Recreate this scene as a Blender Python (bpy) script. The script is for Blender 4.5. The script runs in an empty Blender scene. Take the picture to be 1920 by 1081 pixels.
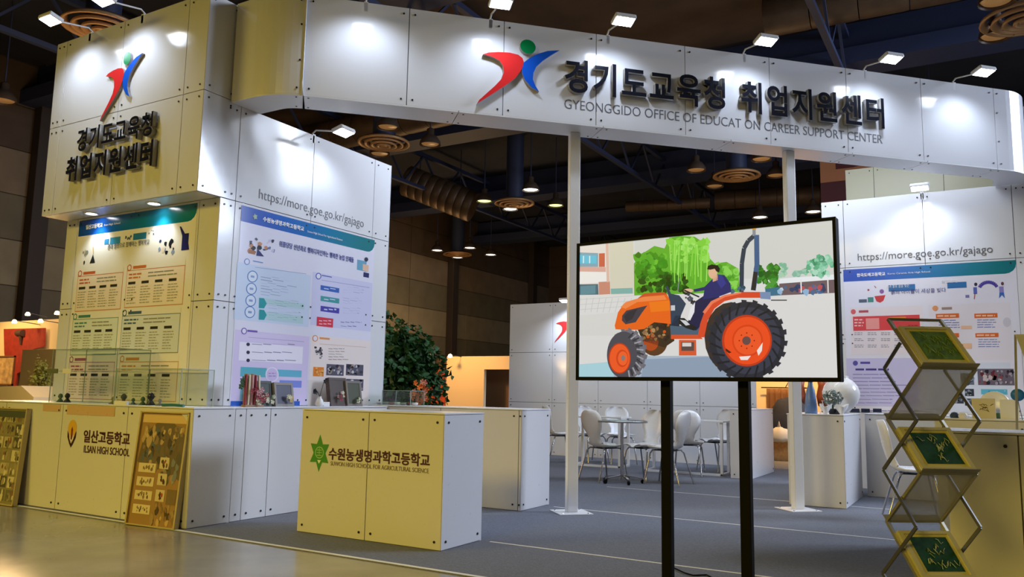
import bpy, bmesh, math, random
from mathutils import Vector, Matrix, Quaternion
random.seed(7)
R_ = math.radians
S2 = math.sqrt(.5)
scn = bpy.context.scene
COL = scn.collection

# ---------------------------------------------------------------- camera
CAM_F = 1508.57
_a, _b, _c = R_(30.43), R_(7.414), R_(1.024)
_r = Vector((math.cos(_a), math.sin(_a), 0)); _fh = Vector((-math.sin(_a), math.cos(_a), 0)); _up = Vector((0, 0, 1))
FW = _fh*math.cos(_b) + _up*math.sin(_b); _u = -_fh*math.sin(_b) + _up*math.cos(_b)
CX = _r*math.cos(_c) + _u*math.sin(_c); CY = -_r*math.sin(_c) + _u*math.cos(_c)
EYE = Vector((0, 0, 1.156))
cam = bpy.data.objects.new('camera', bpy.data.cameras.new('camera')); COL.objects.link(cam)
cam.data.sensor_fit = 'HORIZONTAL'; cam.data.sensor_width = 36; cam.data.lens = CAM_F/1920*36
cam.data.clip_start = .05; cam.data.clip_end = 300
m = Matrix((CX, CY, -FW)).transposed().to_4x4(); m.translation = EYE
cam.matrix_world = m
scn.camera = cam

# ---------------------------------------------------------------- world, exposure, hall light
w = bpy.data.worlds.new('hall_air'); scn.world = w; w.use_nodes = True
w.node_tree.nodes['Background'].inputs[0].default_value = (.42, .48, 1, 1)
w.node_tree.nodes['Background'].inputs[1].default_value = .02
scn.view_settings.view_transform = 'Standard'; scn.view_settings.look = 'None'
scn.view_settings.exposure = 0; scn.view_settings.gamma = 1
scn.view_settings.use_curve_mapping = False
scn.cycles.transparent_max_bounces = 32

def lamp(name, kind, loc, energy, col, target=None, **kw):
    d = bpy.data.lights.new(name, kind); d.energy = energy; d.color = col
    for k, v in kw.items(): setattr(d, k, v)
    o = bpy.data.objects.new(name, d); COL.objects.link(o); o.location = loc
    if target is not None:
        o.rotation_euler = (Vector(target)-Vector(loc)).to_track_quat('-Z', 'Y').to_euler()
    return o
# sodium-yellow hall lamps beyond the front left of the stand
lamp('hall_lamp_bank', 'AREA', (-13, -9, 7.5), 350, (1, .74, .11), (-6, 2, -5), shape='RECTANGLE', size=5, size_y=2, spread=R_(85))
lamp('hall_lamp_bank', 'AREA', (-3.5, -9, 7.5), 285, (1, .71, .10), (-1.5, 2, -5), shape='RECTANGLE', size=4, size_y=2, spread=R_(85))  # added to brighten the right edge counter that the television shades
# added cool fill from the right, no such lamps in view
lamp('cool_fill_right', 'AREA', (11, 16.5, 8.5), 2900, (.70, .80, 1), (-5, 7.5, 1.5), shape='RECTANGLE', size=6, size_y=4)
# added unseen cool strip behind the header, fills the inside of the stand
_o = lamp('stand_inside_fill', 'AREA', (-2.45, 9.25, 5.25), 190, (.78, .87, 1), (-5.6, 11.6, .6), shape='RECTANGLE', size=6.2, size_y=.3)
_z = (Vector((-2.45, 9.25, 5.25))-Vector((-4.7, 11.5, 1.0))).normalized(); _x = Vector((S2, S2, 0)); _y = _z.cross(_x).normalized()
_m = Matrix((_x, _y, _z)).transposed().to_4x4(); _m.translation = (-2.45, 9.25, 5.25); _o.matrix_world = _m
# added warm fill points that brighten the hall walls and ceiling
lamp('warm_hall_fill', 'POINT', (-19.5, 28, 3), 700, (1, .62, .28), shadow_soft_size=2)
lamp('warm_hall_fill', 'POINT', (-16, 9, 4.0), 420, (1, .62, .28), shadow_soft_size=1)
lamp('warm_hall_fill', 'POINT', (-5, 22, 4.0), 260, (1, .66, .34), shadow_soft_size=2)

# ---------------------------------------------------------------- maths helpers
def UP(px, py, n, d):
    """point of the plane n.p = d seen at a photograph pixel"""
    n = Vector(n); ray = FW*CAM_F + CX*(px-960) - CY*(py-540.5)
    return EYE + ray*((d - n.dot(EYE))/n.dot(ray))
def Z(px, py, z=0): return UP(px, py, (0, 0, 1), z)
def YP(px, py, y): return UP(px, py, (0, 1, 0), y)
def XP(px, py, x): return UP(px, py, (1, 0, 0), x)
def lin(c):
    return c/12.92 if c <= .04045 else ((c+.055)/1.055)**2.4
def hx(h):
    h = h.lstrip('#'); return tuple(lin(int(h[i:i+2], 16)/255) for i in (0, 2, 4))

# ---------------------------------------------------------------- materials
MATS = {}
def mat(name, col, rough=.5, metal=0, spec=.5, noise=0, nscale=20, bump=0, emit=None, es=0, coat=0):
    if name in MATS: return MATS[name]
    if isinstance(col, str): col = hx(col)
    M = bpy.data.materials.new(name); M.use_nodes = True
    N = M.node_tree.nodes; L = M.node_tree.links; P = N['Principled BSDF']
    P.inputs['Base Color'].default_value = (*col, 1); P.inputs['Roughness'].default_value = rough
    P.inputs['Metallic'].default_value = metal; P.inputs['Specular IOR Level'].default_value = spec
    P.inputs['Coat Weight'].default_value = coat
    if emit is not None:
        if isinstance(emit, str): emit = hx(emit)
        P.inputs['Emission Color'].default_value = (*emit, 1); P.inputs['Emission Strength'].default_value = es
    t = N.new('ShaderNodeTexCoord'); n = N.new('ShaderNodeTexNoise')
    n.inputs['Scale'].default_value = nscale; n.inputs['Detail'].default_value = 4
    L.new(t.outputs['Object'], n.inputs['Vector'])
    if noise:
        r = N.new('ShaderNodeMapRange'); r.inputs[1].default_value = .3; r.inputs[2].default_value = .7
        r.inputs[3].default_value = 1-noise; r.inputs[4].default_value = 1+noise
        L.new(n.outputs['Fac'], r.inputs[0])
        mx = N.new('ShaderNodeVectorMath'); mx.operation = 'SCALE'; mx.inputs[0].default_value = col
        L.new(r.outputs[0], mx.inputs['Scale']); L.new(mx.outputs[0], P.inputs['Base Color'])
    else:
        r = N.new('ShaderNodeMapRange'); r.inputs[1].default_value = .3; r.inputs[2].default_value = .7
        r.inputs[3].default_value = max(0, rough-.03); r.inputs[4].default_value = min(1, rough+.03)
        L.new(n.outputs['Fac'], r.inputs[0]); L.new(r.outputs[0], P.inputs['Roughness'])
    if bump:
        b = N.new('ShaderNodeBump'); b.inputs['Strength'].default_value = bump; b.inputs['Distance'].default_value = .01
        L.new(n.outputs['Fac'], b.inputs['Height']); L.new(b.outputs[0], P.inputs['Normal'])
    MATS[name] = M; return M
def glassmat(name, tint, alpha):
    M = bpy.data.materials.new(name); M.use_nodes = True; N = M.node_tree.nodes; L = M.node_tree.links
    for n in list(N):
        if n.type == 'BSDF_PRINCIPLED': N.remove(n)
    o = [n for n in N if n.type == 'OUTPUT_MATERIAL'][0]
    t = N.new('ShaderNodeBsdfTransparent'); t.inputs[0].default_value = (*tint, 1)
    g = N.new('ShaderNodeBsdfGlossy'); g.inputs['Roughness'].default_value = .03
    fr0 = N.new('ShaderNodeLayerWeight'); fr = N.new('ShaderNodeMath'); fr.operation = 'POWER'; fr.inputs[1].default_value = 5; L.new(fr0.outputs['Facing'], fr.inputs[0])
    ad = N.new('ShaderNodeMath'); ad.operation = 'ADD'; ad.inputs[1].default_value = alpha
    L.new(fr.outputs[0], ad.inputs[0])
    mx = N.new('ShaderNodeMixShader'); L.new(ad.outputs[0], mx.inputs[0]); L.new(t.outputs[0], mx.inputs[1]); L.new(g.outputs[0], mx.inputs[2])
    L.new(mx.outputs[0], o.inputs[0]); MATS[name] = M; return M
def printmat(name, emit=0, rough=.25):
    M = bpy.data.materials.new(name); M.use_nodes = True; N = M.node_tree.nodes; L = M.node_tree.links
    P = N['Principled BSDF']; a = N.new('ShaderNodeVertexColor'); a.layer_name = 'ink'
    P.inputs['Roughness'].default_value = rough
    if emit:
        P.inputs['Base Color'].default_value = (.01, .01, .01, 1)
        L.new(a.outputs[0], P.inputs['Emission Color']); P.inputs['Emission Strength'].default_value = emit
    else: L.new(a.outputs[0], P.inputs['Base Color'])
    MATS[name] = M; return M

PANEL = mat('white_laminate', (.74, .74, .77), .13, spec=.5)
PANEL2 = mat('white_laminate_matt', (.72, .72, .74), .35, spec=.4)
CORE = mat('panel_core', (.22, .21, .2), .6)
BOLT = mat('bolt_black', (.03, .03, .035), .35, .6)
WHITE = mat('white_paint', (.78, .78, .8), .3)
PLASTIC = mat('white_plastic', (.8, .8, .82), .25)
BLACK = mat('black_steel', (.003, .003, .004), .6, spec=.08)
LETTER = mat('letter_black', (.012, .013, .02), .12, spec=.8)
LETTER_SIDE = mat('letter_side', (.30, .28, .26), .35)
GREY_INK = mat('grey_ink', (.13, .13, .15), .4)
CHROME = mat('chrome', (.5, .5, .52), .2, 1)
DARKM = mat('dark_metal', (.05, .05, .055), .35, .8)
BRASS = mat('champagne_metal', (.34, .32, .23), .35, .7)
RACKM = mat('rack_bar_metal', (.16, .16, .17), .35, .8)
LED = mat('led_face', (1, 1, 1), .4, emit=(.93, .96, 1), es=26)
LEDW = mat('bulb_white', (1, 1, 1), .4, emit=(1, 1, .93), es=3.5)
LEDY = mat('bulb_yellow', (1, 1, 1), .4, emit=(.85, 1, .35), es=1.6)
LEDO = mat('bulb_orange', (1, .7, .4), .4, emit=(1, .75, .35), es=9)
BULB_OFF = mat('bulb_unlit_reflect', (.5, .3, .14), .3, emit=(1, .5, .16), es=.10)  # unlit bulbs, weak emission stands for the amber light they reflect
NAVY = mat('navy_steel', (.022, .032, .08), .6)
CEIL = mat('ceiling_deck', (.018, .021, .036), .9, noise=.3, nscale=.6)
DUCT = mat('duct_brown', (.10, .06, .032), .5, .3, noise=.2, nscale=3)
RING = mat('diffuser_metal', (.42, .24, .11), .45, .2)
CARPET = mat('carpet_grey', (.14, .15, .185), .95, noise=.18, nscale=60, bump=.3)
CONC = mat('polished_concrete', (.28, .26, .20), .22, noise=.22, nscale=1.7, coat=.2)
TAPE = mat('white_tape', (.75, .74, .68), .4)
OLIVE = mat('olive_panel', (.50, .49, .34), .35)
ACRYL = glassmat('clear_acrylic', (.97, .985, .975), .03)
GLASS = glassmat('green_glass', (.88, .94, .90), .05)
FROST = mat('frosted_sheet', (.36, .34, .26), .5); FROST.node_tree.nodes['Principled BSDF'].inputs['Alpha'].default_value = .55
ACRYLEDGE = mat('acrylic_edge', (.35, .42, .37), .2)
LEAF = mat('leaf_green', (.03, .10, .025), .55, noise=.4, nscale=5)
LEAF2 = mat('leaf_olive', (.42, .40, .06), .6, noise=.3, nscale=5)
BARK = mat('bark', (.06, .035, .02), .9, noise=.3)
PRINT = printmat('printed_sheet', 0, .18)
PRINTM = printmat('printed_board', 0, .45)
SCREEN = printmat('lit_screen', .93)

# ---------------------------------------------------------------- mesh builder
class MB:
    def __init__(s): s.v = []; s.f = []; s.mi = []; s.sm = []
    def add(s, vs, fs, mi=0, smooth=False):
        b = len(s.v); s.v += [tuple(v) for v in vs]
        for f in fs: s.f.append(tuple(i+b for i in f)); s.mi.append(mi); s.sm.append(smooth)
        return s
    def box(s, x0, x1, y0, y1, z0, z1, mi=0, bev=0):
        if bev > 0:
            bm = bmesh.new(); bmesh.ops.create_cube(bm, size=1)
            for v in bm.verts: v.co = ((x0+x1)/2+v.co.x*(x1-x0), (y0+y1)/2+v.co.y*(y1-y0), (z0+z1)/2+v.co.z*(z1-z0))
            bmesh.ops.bevel(bm, geom=bm.edges[:], offset=bev, segments=2, affect='EDGES', profile=.5)
            bm.verts.index_update()
            s.add([v.co[:] for v in bm.verts], [[v.index for v in f.verts] for f in bm.faces], mi); bm.free(); return s
        vs = [(x, y, z) for z in (z0, z1) for y in (y0, y1) for x in (x0, x1)]
        return s.add(vs, [(0, 2, 3, 1), (4, 5, 7, 6), (0, 1, 5, 4), (2, 6, 7, 3), (0, 4, 6, 2), (1, 3, 7, 5)], mi)
    def tube(s, pts, r, n=8, mi=0, smooth=True, flat=1.0):
        pts = [Vector(p) for p in pts]; rings = []
        rr = r if isinstance(r, (list, tuple)) else [r]*len(pts)
        prev = None
        for i, p in enumerate(pts):
            d = (pts[min(i+1, len(pts)-1)]-pts[max(i-1, 0)]).normalized()
            if prev is None:
                a = Vector((0, 0, 1)) if abs(d.z) < .9 else Vector((1, 0, 0))
                a = (a - d*a.dot(d)).normalized()
            else: a = (prev - d*prev.dot(d)).normalized()
            prev = a; b = d.cross(a)
            rings.append([p + (a*math.cos(t)*flat + b*math.sin(t))*rr[i] for t in [2*math.pi*k/n for k in range(n)]])
        vs = [v for g in rings for v in g]; fs = []
        for i in range(len(pts)-1):
            for k in range(n): fs.append((i*n+k, i*n+(k+1) % n, (i+1)*n+(k+1) % n, (i+1)*n+k))
        s.add(vs, fs, mi, smooth)
        s.add(rings[0], [tuple(range(n))[::-1]], mi); s.add(rings[-1], [tuple(range(n))], mi); return s
    def bar(s, p, q, w, h, mi=0):
        p, q = Vector(p), Vector(q); d = (q-p).normalized()
        a = Vector((0, 0, 1)) if abs(d.z) < .95 else Vector((0, 1, 0))
        x = d.cross(a).normalized(); y = x.cross(d).normalized()
        vs = [c + x*sx*w/2 + y*sy*h/2 for c in (p, q) for sx, sy in ((-1, -1), (1, -1), (1, 1), (-1, 1))]
        return s.add(vs, [(0, 1, 2, 3), (7, 6, 5, 4), (0, 4, 5, 1), (1, 5, 6, 2), (2, 6, 7, 3), (3, 7, 4, 0)], mi)
    def lathe(s, prof, n=24, c=(0, 0, 0), mi=0, smooth=True):
        vs = [(c[0]+r*math.cos(2*math.pi*k/n), c[1]+r*math.sin(2*math.pi*k/n), c[2]+z) for r, z in prof for k in range(n)]
        fs = [(i*n+k, i*n+(k+1) % n, (i+1)*n+(k+1) % n, (i+1)*n+k) for i in range(len(prof)-1) for k in range(n)]
        return s.add(vs, fs, mi, smooth)
    def prism(s, pts, e1, e2, o, n, t, mi=0, mi2=None):
        """outline pts (a,b) on the frame o+e1*a+e2*b, thickness t along n"""
        o, e1, e2, n = Vector(o), Vector(e1), Vector(e2), Vector(n)
        A = [o+e1*a+e2*b for a, b in pts]; B = [v+n*t for v in A]; k = len(pts)
        from mathutils.geometry import tessellate_polygon
        tri = tessellate_polygon([[Vector((a, b, 0)) for a, b in pts]])
        s.add(A, [tuple(f) for f in tri], mi2 if mi2 is not None else mi)
        s.add(B, [tuple(f[::-1]) for f in tri], mi)
        s.add(A+B, [(i, (i+1) % k, k+(i+1) % k, k+i) for i in range(k)], mi2 if mi2 is not None else mi)
        return s
    def mesh(s, name, mats):
        me = bpy.data.meshes.new(name); me.from_pydata(s.v, [], s.f)
        for q in (mats if isinstance(mats, (list, tuple)) else [mats]): me.materials.append(q)
        me.polygons.foreach_set('material_index', s.mi); me.polygons.foreach_set('use_smooth', s.sm)
        bm = bmesh.new(); bm.from_mesh(me); bmesh.ops.recalc_face_normals(bm, faces=bm.faces); bm.to_mesh(me); bm.free()
        me.update(); return me
    def build(s, name, mats, parent=None, loc=None, rot=None):
        return link(name, s.mesh(name, mats), parent, loc, rot)
def link(name, data, parent=None, loc=None, rot=None):
    o = bpy.data.objects.new(name, data); COL.objects.link(o)
    if parent: o.parent = parent
    if loc is not None: o.location = loc
    if rot is not None: o.rotation_euler = rot
    return o
def tag(o, label=None, cat=None, group=None, kind=None):
    if label: o['label'] = label
    if cat: o['category'] = cat
    if group: o['group'] = group
    if kind: o['kind'] = kind
    return o
def thing(name, label, cat, loc=(0, 0, 0), rz=0, group=None, kind=None):
    o = link(name, None, None, loc, (0, 0, rz)); o.empty_display_size = .1
    return tag(o, label, cat, group, kind)
def copy_tree(o, parent=None):
    c = o.copy(); COL.objects.link(c)
    if parent: c.parent = parent
    for ch in list(o.children): copy_tree(ch, c)
    return c

# ---------------------------------------------------------------- text
def text_mesh(s, bold=0.0, extrude=0.0, res=3):
    cu = bpy.data.curves.new('lettering', 'FONT'); cu.body = s; cu.size = 1; cu.offset = bold
    cu.extrude = extrude; cu.resolution_u = res
    o = bpy.data.objects.new('lettering', cu); COL.objects.link(o)
    bpy.context.view_layer.update()
    me = bpy.data.meshes.new_from_object(o.evaluated_get(bpy.context.evaluated_depsgraph_get()))
    bpy.data.objects.remove(o); bpy.data.curves.remove(cu)
    return me
def bounds(me):
    xs = [v.co.x for v in me.vertices]; ys = [v.co.y for v in me.vertices]
    return min(xs), max(xs), min(ys), max(ys)
def flat_text(s, x0, x1, z0, z1, name, material, parent, y=-.001, bold=0, depth=.0012):
    """lettering in the local x-z plane, facing -y, fitted in the rectangle"""
    me = text_mesh(s, bold, .5); a, b, c, d = bounds(me)
    for v in me.vertices:
        v.co = (x0+(v.co.x-a)/(b-a)*(x1-x0), y-depth*(v.co.z+.5), z0+(v.co.y-c)/(d-c)*(z1-z0))
    me.materials.clear(); me.materials.append(material); me.name = name
    bm = bmesh.new(); bm.from_mesh(me); bmesh.ops.recalc_face_normals(bm, faces=bm.faces); bm.to_mesh(me); bm.free()
    return link(name, me, parent)
def raised_text(s, x0, x1, z0, z1, parent, thick=.05, bold=.03, gap=.4, standoff=.0):
    """one mesh per character; hangul characters share one advance"""
    n = sum(1 for c in s if c != ' '); adv = n + gap*s.count(' ')
    pitch = (x1-x0)/adv; x = x0
    ref = bounds(text_mesh('경', bold)); hh = (z1-z0)
    for ch in s:
        if ch == ' ': x += pitch*gap; continue
        me = text_mesh(ch, bold, .5, 4)
        for v in me.vertices:
            zz = v.co.z
            v.co = (x+v.co.x*pitch*1.02, -standoff-thick*(zz+.5), z0+(v.co.y-ref[2])/(ref[3]-ref[2])*hh)
        me.materials.clear(); me.materials.append(LETTER); me.materials.append(LETTER_SIDE); me.name = 'letter'
        bm = bmesh.new(); bm.from_mesh(me); bmesh.ops.remove_doubles(bm, verts=bm.verts, dist=1e-5)
        bmesh.ops.recalc_face_normals(bm, faces=bm.faces)
        for f in bm.faces: f.material_index = 0 if abs(f.normal.y) > .8 else 1
        bm.to_mesh(me); bm.free()
        link('letter', me, parent); x += pitch

# ---------------------------------------------------------------- printed sheets: flat inks in thin layers
class Print:
    """inks drawn on a local x-z plane facing -y; coordinates given through fn(a,b)->(x,z)"""
    def __init__(s, fn, dy=.0006): s.fn = fn; s.v = []; s.f = []; s.c = []; s.dy = dy; s.y0 = 0
    def poly(s, pts, col, L=1, cols=None):
        from mathutils.geometry import tessellate_polygon
        P = [s.fn(*p) for p in pts]; b = len(s.v)
        s.v += [(x, s.y0-s.dy*L, z) for x, z in P]
        cc = [hx(c) for c in cols] if cols else [hx(col)]*len(P)
        if len(P) > 4:
            tris = tessellate_polygon([[Vector((x, z, 0)) for x, z in P]])
        else: tris = [tuple(range(len(P)))]
        for t in tris:
            s.f.append(tuple(b+i for i in t)); s.c.append([cc[i] for i in t])
    def rect(s, a0, b0, a1, b1, col, L=1, col2=None):
        (x0, z0), (x1, z1) = s.fn(a0, b0), s.fn(a1, b1); fn = s.fn; s.fn = lambda a, b: (a, b)
        s.poly([(x0, z0), (x1, z0), (x1, z1), (x0, z1)], col, L, [col, col2, col2, col] if col2 else None); s.fn = fn
    def ell(s, a, b, ra, rb, col, L=1, n=20, rot=0):
        p = []
        for k in range(n):
            t = 2*math.pi*k/n; x, y = ra*math.cos(t), rb*math.sin(t)
            p.append((a+x*math.cos(rot)-y*math.sin(rot), b+x*math.sin(rot)+y*math.cos(rot)))
        s.poly(p, col, L)
    def stroke(s, pts, w, col, L=1):
        for (x0, y0), (x1, y1) in zip(pts[:-1], pts[1:]):
            d = math.hypot(x1-x0, y1-y0) or 1; nx, ny = -(y1-y0)/d*w/2, (x1-x0)/d*w/2
            s.poly([(x0+nx, y0+ny), (x1+nx, y1+ny), (x1-nx, y1-ny), (x0-nx, y0-ny)], col, L)
    def blobs(s, a0, b0, a1, b1, n, r, cols, L=1, k=7):
        for _ in range(n):
            a, b = random.uniform(a0, a1), random.uniform(b0, b1); q = r*random.uniform(.5, 1.2)
            p = [(a+q*math.cos(t*2*math.pi/k+.3)*random.uniform(.6, 1.2), b+q*math.sin(t*2*math.pi/k+.3)*random.uniform(.6, 1.2)) for t in range(k)]
            s.poly(p, random.choice(cols), L+random.choice((0, .3, .6)))
    def lines(s, a0, b0, a1, n, gap, h, col, L=1, ragged=.3):
        for i in range(n):
            e = a1-(a1-a0)*random.uniform(0, ragged)
            a = a0
            while a < e:
                q = min(e, a+random.uniform(.12, .3)*(a1-a0)+h)
                s.rect(a, b0+i*gap, q, b0+i*gap+h, col, L); a = q+h*.8
    def build(s, name, material, parent):
        me = bpy.data.meshes.new(name); me.from_pydata(s.v, [], s.f); me.materials.append(material)
        at = me.color_attributes.new('ink', 'FLOAT_COLOR', 'CORNER'); i = 0
        # make every face look to -y so that the ink is seen from the front
        for poly, cols in zip(me.polygons, s.c):
            for c in cols: at.data[i].color = (*c, 1); i += 1
        return link(name, me, parent)

# ---------------------------------------------------------------- panels with bolts
_bm = MB(); _bm.tube([(0, 0, 0), (0, -.006, 0)], .0095, 8, smooth=False)
BOLT_ME = _bm.mesh('bolt', BOLT)
def panels(parent, xs, zs, t=.02, y=0, material=None, bolts=True, inset=.055, seam=.007, name='panel', skip=()):
    """grid of separate panels, front at local y, facing -y"""
    k = 0
    for i in range(len(xs)-1):
        for j in range(len(zs)-1):
            if (i, j) in skip: continue
            x0, x1, z0, z1 = xs[i]+seam/2, xs[i+1]-seam/2, zs[j]+seam/2, zs[j+1]-seam/2
            p = MB().box(x0, x1, y, y+t, z0, z1, bev=.0015).build(name, material or PANEL, parent)
            if bolts:
                w_, h_ = x1-x0, z1-z0; ix = min(inset, w_*.28)
                for bx in ((x0+ix, x1-ix) if w_ > .12 else ((x0+x1)/2,)):
                    for bz in (z0+inset, z1-inset):
                        link('bolt', BOLT_ME, p, (bx, y, bz))
def core(parent, x0, x1, y0, y1, z0, z1, name='core', material=None):
    return MB().box(x0, x1, y0, y1, z0, z1).build(name, material or CORE, parent)

def logo(parent, x0, x1, z0, z1, thick, flat=False):
    red = [(215, 372), (250, 358), (320, 352), (400, 355), (460, 370), (490, 395), (500, 425), (495, 460), (475, 505), (440, 555), (380, 605), (300, 665), (240, 708), (180, 752), (195, 722), (240, 676), (300, 615), (345, 560), (360, 510), (355, 460), (330, 420), (290, 396), (250, 382)]
    blue = [(757, 327), (700, 365), (640, 410), (590, 460), (570, 510), (567, 560), (585, 610), (612, 655), (560, 625), (510, 565), (490, 510), (487, 470), (500, 430), (540, 395), (600, 360), (670, 335)]
    grn = [(528+55*math.cos(t*math.pi/12)+8*math.sin(t*math.pi/12), 305+56*math.sin(t*math.pi/12)) for t in range(24)]
    f = lambda p: (x0+(p[0]-180)/577*(x1-x0), z1-(p[1]-250)/502*(z1-z0))
    side = mat('logo_side', (.35, .33, .34), .4)
    for nm, pl, c in (('red_swoosh', red, (.72, .03, .03)), ('blue_swoosh', blue, (.01, .10, .62)), ('green_disc', grn, (.005, .25, .07))):
        # shear back the slope that the photograph's view gave the outline
        MB().prism([f((p[0], p[1]-(p[0]-460)*.115)) for p in pl], (1, 0, 0), (0, 0, 1), (0, 0, 0), (0, -1, 0), thick, 0, 1).build(nm, [mat('logo_'+nm, c, .15), side], parent)

# ================================================================ THE SETTING
f = MB().box(-34, 24, -16, 46, -.1, 0).build('floor', CONC); tag(f, kind='structure', label='polished brownish concrete hall floor')
MOD = [0, .99, 1.96, 2.93, 3.87, 4.85]
cp = MB().box(-8.75, 7.0, 4.43, 13.88, 0, .006).build('carpet', CARPET); tag(cp, 'blue-grey exhibition carpet spread under the whole stand', 'carpet')
for i, (y, x0, x1, wd) in enumerate(((4.455, -8.7, 6.9, .035), (5.52, -3.4, 6.9, .022), (7.57, -3.9, 6.9, .02), (9.61, -4.2, 6.9, .018))):
    t_ = MB().box(x0, x1, y-wd/2, y+wd/2, .006, .0075).build('floor_tape', TAPE)
    tag(t_, ['white tape along the front edge of the grey carpet', 'white carpet seam tape passing behind the front counter', 'thin white seam tape running past the foot of the left pole', 'thin white seam tape nearest the meeting tables'][i], 'tape')
c_ = MB().box(-34, 24, -16, 46, 10.6, 10.8).build('ceiling', CEIL); tag(c_, kind='structure')
HALLW = [mat('hall_board_'+k, c, .8, noise=.12, nscale=1.5) for k, c in (('tan', (.19, .14, .085)), ('olive', (.14, .12, .07)), ('brown', (.075, .05, .03)), ('pale', (.24, .20, .12)))]
def hall_wall(name, loc, rz, L, H, cols, cw):
    root = thing(name, None, None, loc, rz, kind='structure')
    MB().box(0, L, .05, .3, 0, H).build('wall_core', HALLW[2], root)
    x = 0; k = 0
    while x < L-.1:
        z = 0; j = 0
        while z < H-.1:
            h = min(1.32, H-z)
            MB().box(x+.02, min(L, x+cw)-.02, 0, .05, z+.015, z+h-.015).build('board', HALLW[cols[(j+k*0) % len(cols)]], root)
            z += 1.32; j += 1
        x += cw; k += 1
    return root
hw = hall_wall('wall_left', (-24, -4, 0), R_(90), 50, 10.6, [3, 1, 1, 3, 1, 0, 2, 2, 2], 5.0)
hb = hall_wall('wall_far', (-24, 45.5, 0), 0, 46, 10.6, [1, 2, 2, 2, 2, 2, 2, 2, 2], 5.75)
for i, y in enumerate((12.9, 34.4, 43)):
    pl = MB().box(-23.98, -23.6, y-.25, y+.25, 0, 10.6, bev=.02).build('column', mat('column_dark', (.035, .025, .02), .7))
    tag(pl, kind='structure')

# ceiling steel: beams along both directions, purlins, cables
dk = MB().box(-23.9, -3.0, 13.4, 20.2, 10.35, 10.6).build('ceiling_lit_patch', mat('ceiling_warm_light', (.06, .036, .022), .9, noise=.3, nscale=.8)); tag(dk, kind='structure')  # brown colour paints the warm light on this part of the ceiling
def truss(name, p, q, h, label, group=None):
    p, q = Vector(p), Vector(q); root = thing(name, label, 'truss', p, 0, group)
    d = q-p; L = d.length; n = int(L/2.4)
    MB().bar((0, 0, 0), d, .14, .12).build('lower_chord', NAVY, root)
    MB().bar((0, 0, h), d+Vector((0, 0, h)), .16, .14).build('upper_chord', NAVY, root)
    for i in range(n):
        a = d*(i/n); b = d*((i+.5)/n); c = d*((i+1)/n)
        MB().bar(a, b+Vector((0, 0, h)), .06, .06).bar(b+Vector((0, 0, h)), c, .06, .06).build('web_bar', NAVY, root)
for i, x in enumerate((-18.3, -10.3, -2.6, 5.5)):
    truss('roof_truss', (x, 6, 8.9), (x, 45, 8.9), 1.3, 'navy roof truss running back, ' + ['by the left hall wall', 'second from the left hall wall', 'above the stand opening', 'above the right end of the stand'][i])
for i, y in enumerate((12.7, 20.8, 29, 37)):
    g = MB().box(-24, 24, y-.5, y+.5, 9.3, 9.7).box(-24, 24, y-.06, y+.06, 9.7, 10.5).build('roof_beam', NAVY)
    tag(g, 'broad navy steel beam crossing the hall ceiling, ' + ['nearest above the sign header', 'second behind the sign header', 'third behind the sign header', 'farthest back'][i], 'beam')
# folded brown duct seen over the left wall, and plain ducts
def duct(name, p, q, r, label, segs=12, rip=.06):
    root = thing(name, label, 'duct', p); d = Vector(q)-Vector(p)
    for i in range(segs):
        MB().tube([d*((i+t)/segs) for t in (0, .15, .85, .98)], [r*(1-rip), r, r, r*(1-rip)], 16).build('duct_section', DUCT, root)
    for t in (.2, .8): MB().tube([d*t, d*t+Vector((0, 0, 10.62-p[2]-d.z*t))], .02, 6).build('hanger', NAVY, root)
duct('ribbed_duct', Z(762, 338, 9.4), Z(888, 388, 8.3), .62, 'ribbed brown air duct over the far booths, beside a round diffuser', 9)
duct('air_duct', (-23.4, 18.9, 9.2), (-9, 19.6, 10.0), .5, 'long brown air duct above the left wall of the stand', 16, .02)
duct('air_duct', (-12.5, 30.5, 8.9), (-9.2, 31.3, 8.9), .22, 'brown air duct seen just above the top edge of the television', 6, .02)
duct('air_duct', (-9.5, 33.0, 9.4), (-3, 34.4, 9.4), .4, 'brown air duct behind the pole right of the ribbed duct', 8, .02)
duct('air_duct', (-4, 18.2, 9.9), (8, 18.9, 10.1), .45, 'brown air duct above the right part of the header', 12, .02)
duct('air_duct', (-22, 6.3, 9.7), (-9.5, 6.6, 9.9), .5, 'brown air duct above the left sign box', 12, .03)
wl = []
def diffuser(x, y, z, label):
    r = thing('ceiling_diffuser', label, 'diffuser', (x, y, z))
    for rad, zz in ((.72, 0), (.54, -.03), (.36, -.06), (.19, -.08)):
        MB().lathe([(rad, .05), (rad+.015, 0), (rad-.03, -.01), (rad-.12, .10), (rad-.10, .12), (rad, .05)], 28, (0, 0, zz)).build('ring', RING, r)
    MB().lathe([(.0, .02), (.1, .0), (.1, .05), (.0, .06)], 20, (0, 0, -.06)).build('hub', RING, r)
    MB().tube([(0, 0, 0), (0, 0, 2.6)], .32, 16).build('neck_duct', NAVY, r)
for x, y, lb in ((-14.2, 16.95, 'round ringed diffuser over the sloping top of the left stand wall'), (-6.4, 24.65, 'round ringed diffuser framed between the two white poles'),
                 (-14.5, 24.75, 'round ringed diffuser between lit lamps left of the left pole'), (-22.6, 33.0, 'small distant ringed diffuser with four lit lamps around it'),
                 (.95, 16.5, 'round ringed diffuser at the upper right corner above the header'), (-14.4, 8.7, 'dark ringed diffuser just above the left sign box top')):
    diffuser(x, y, 8.0, lb)
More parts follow.
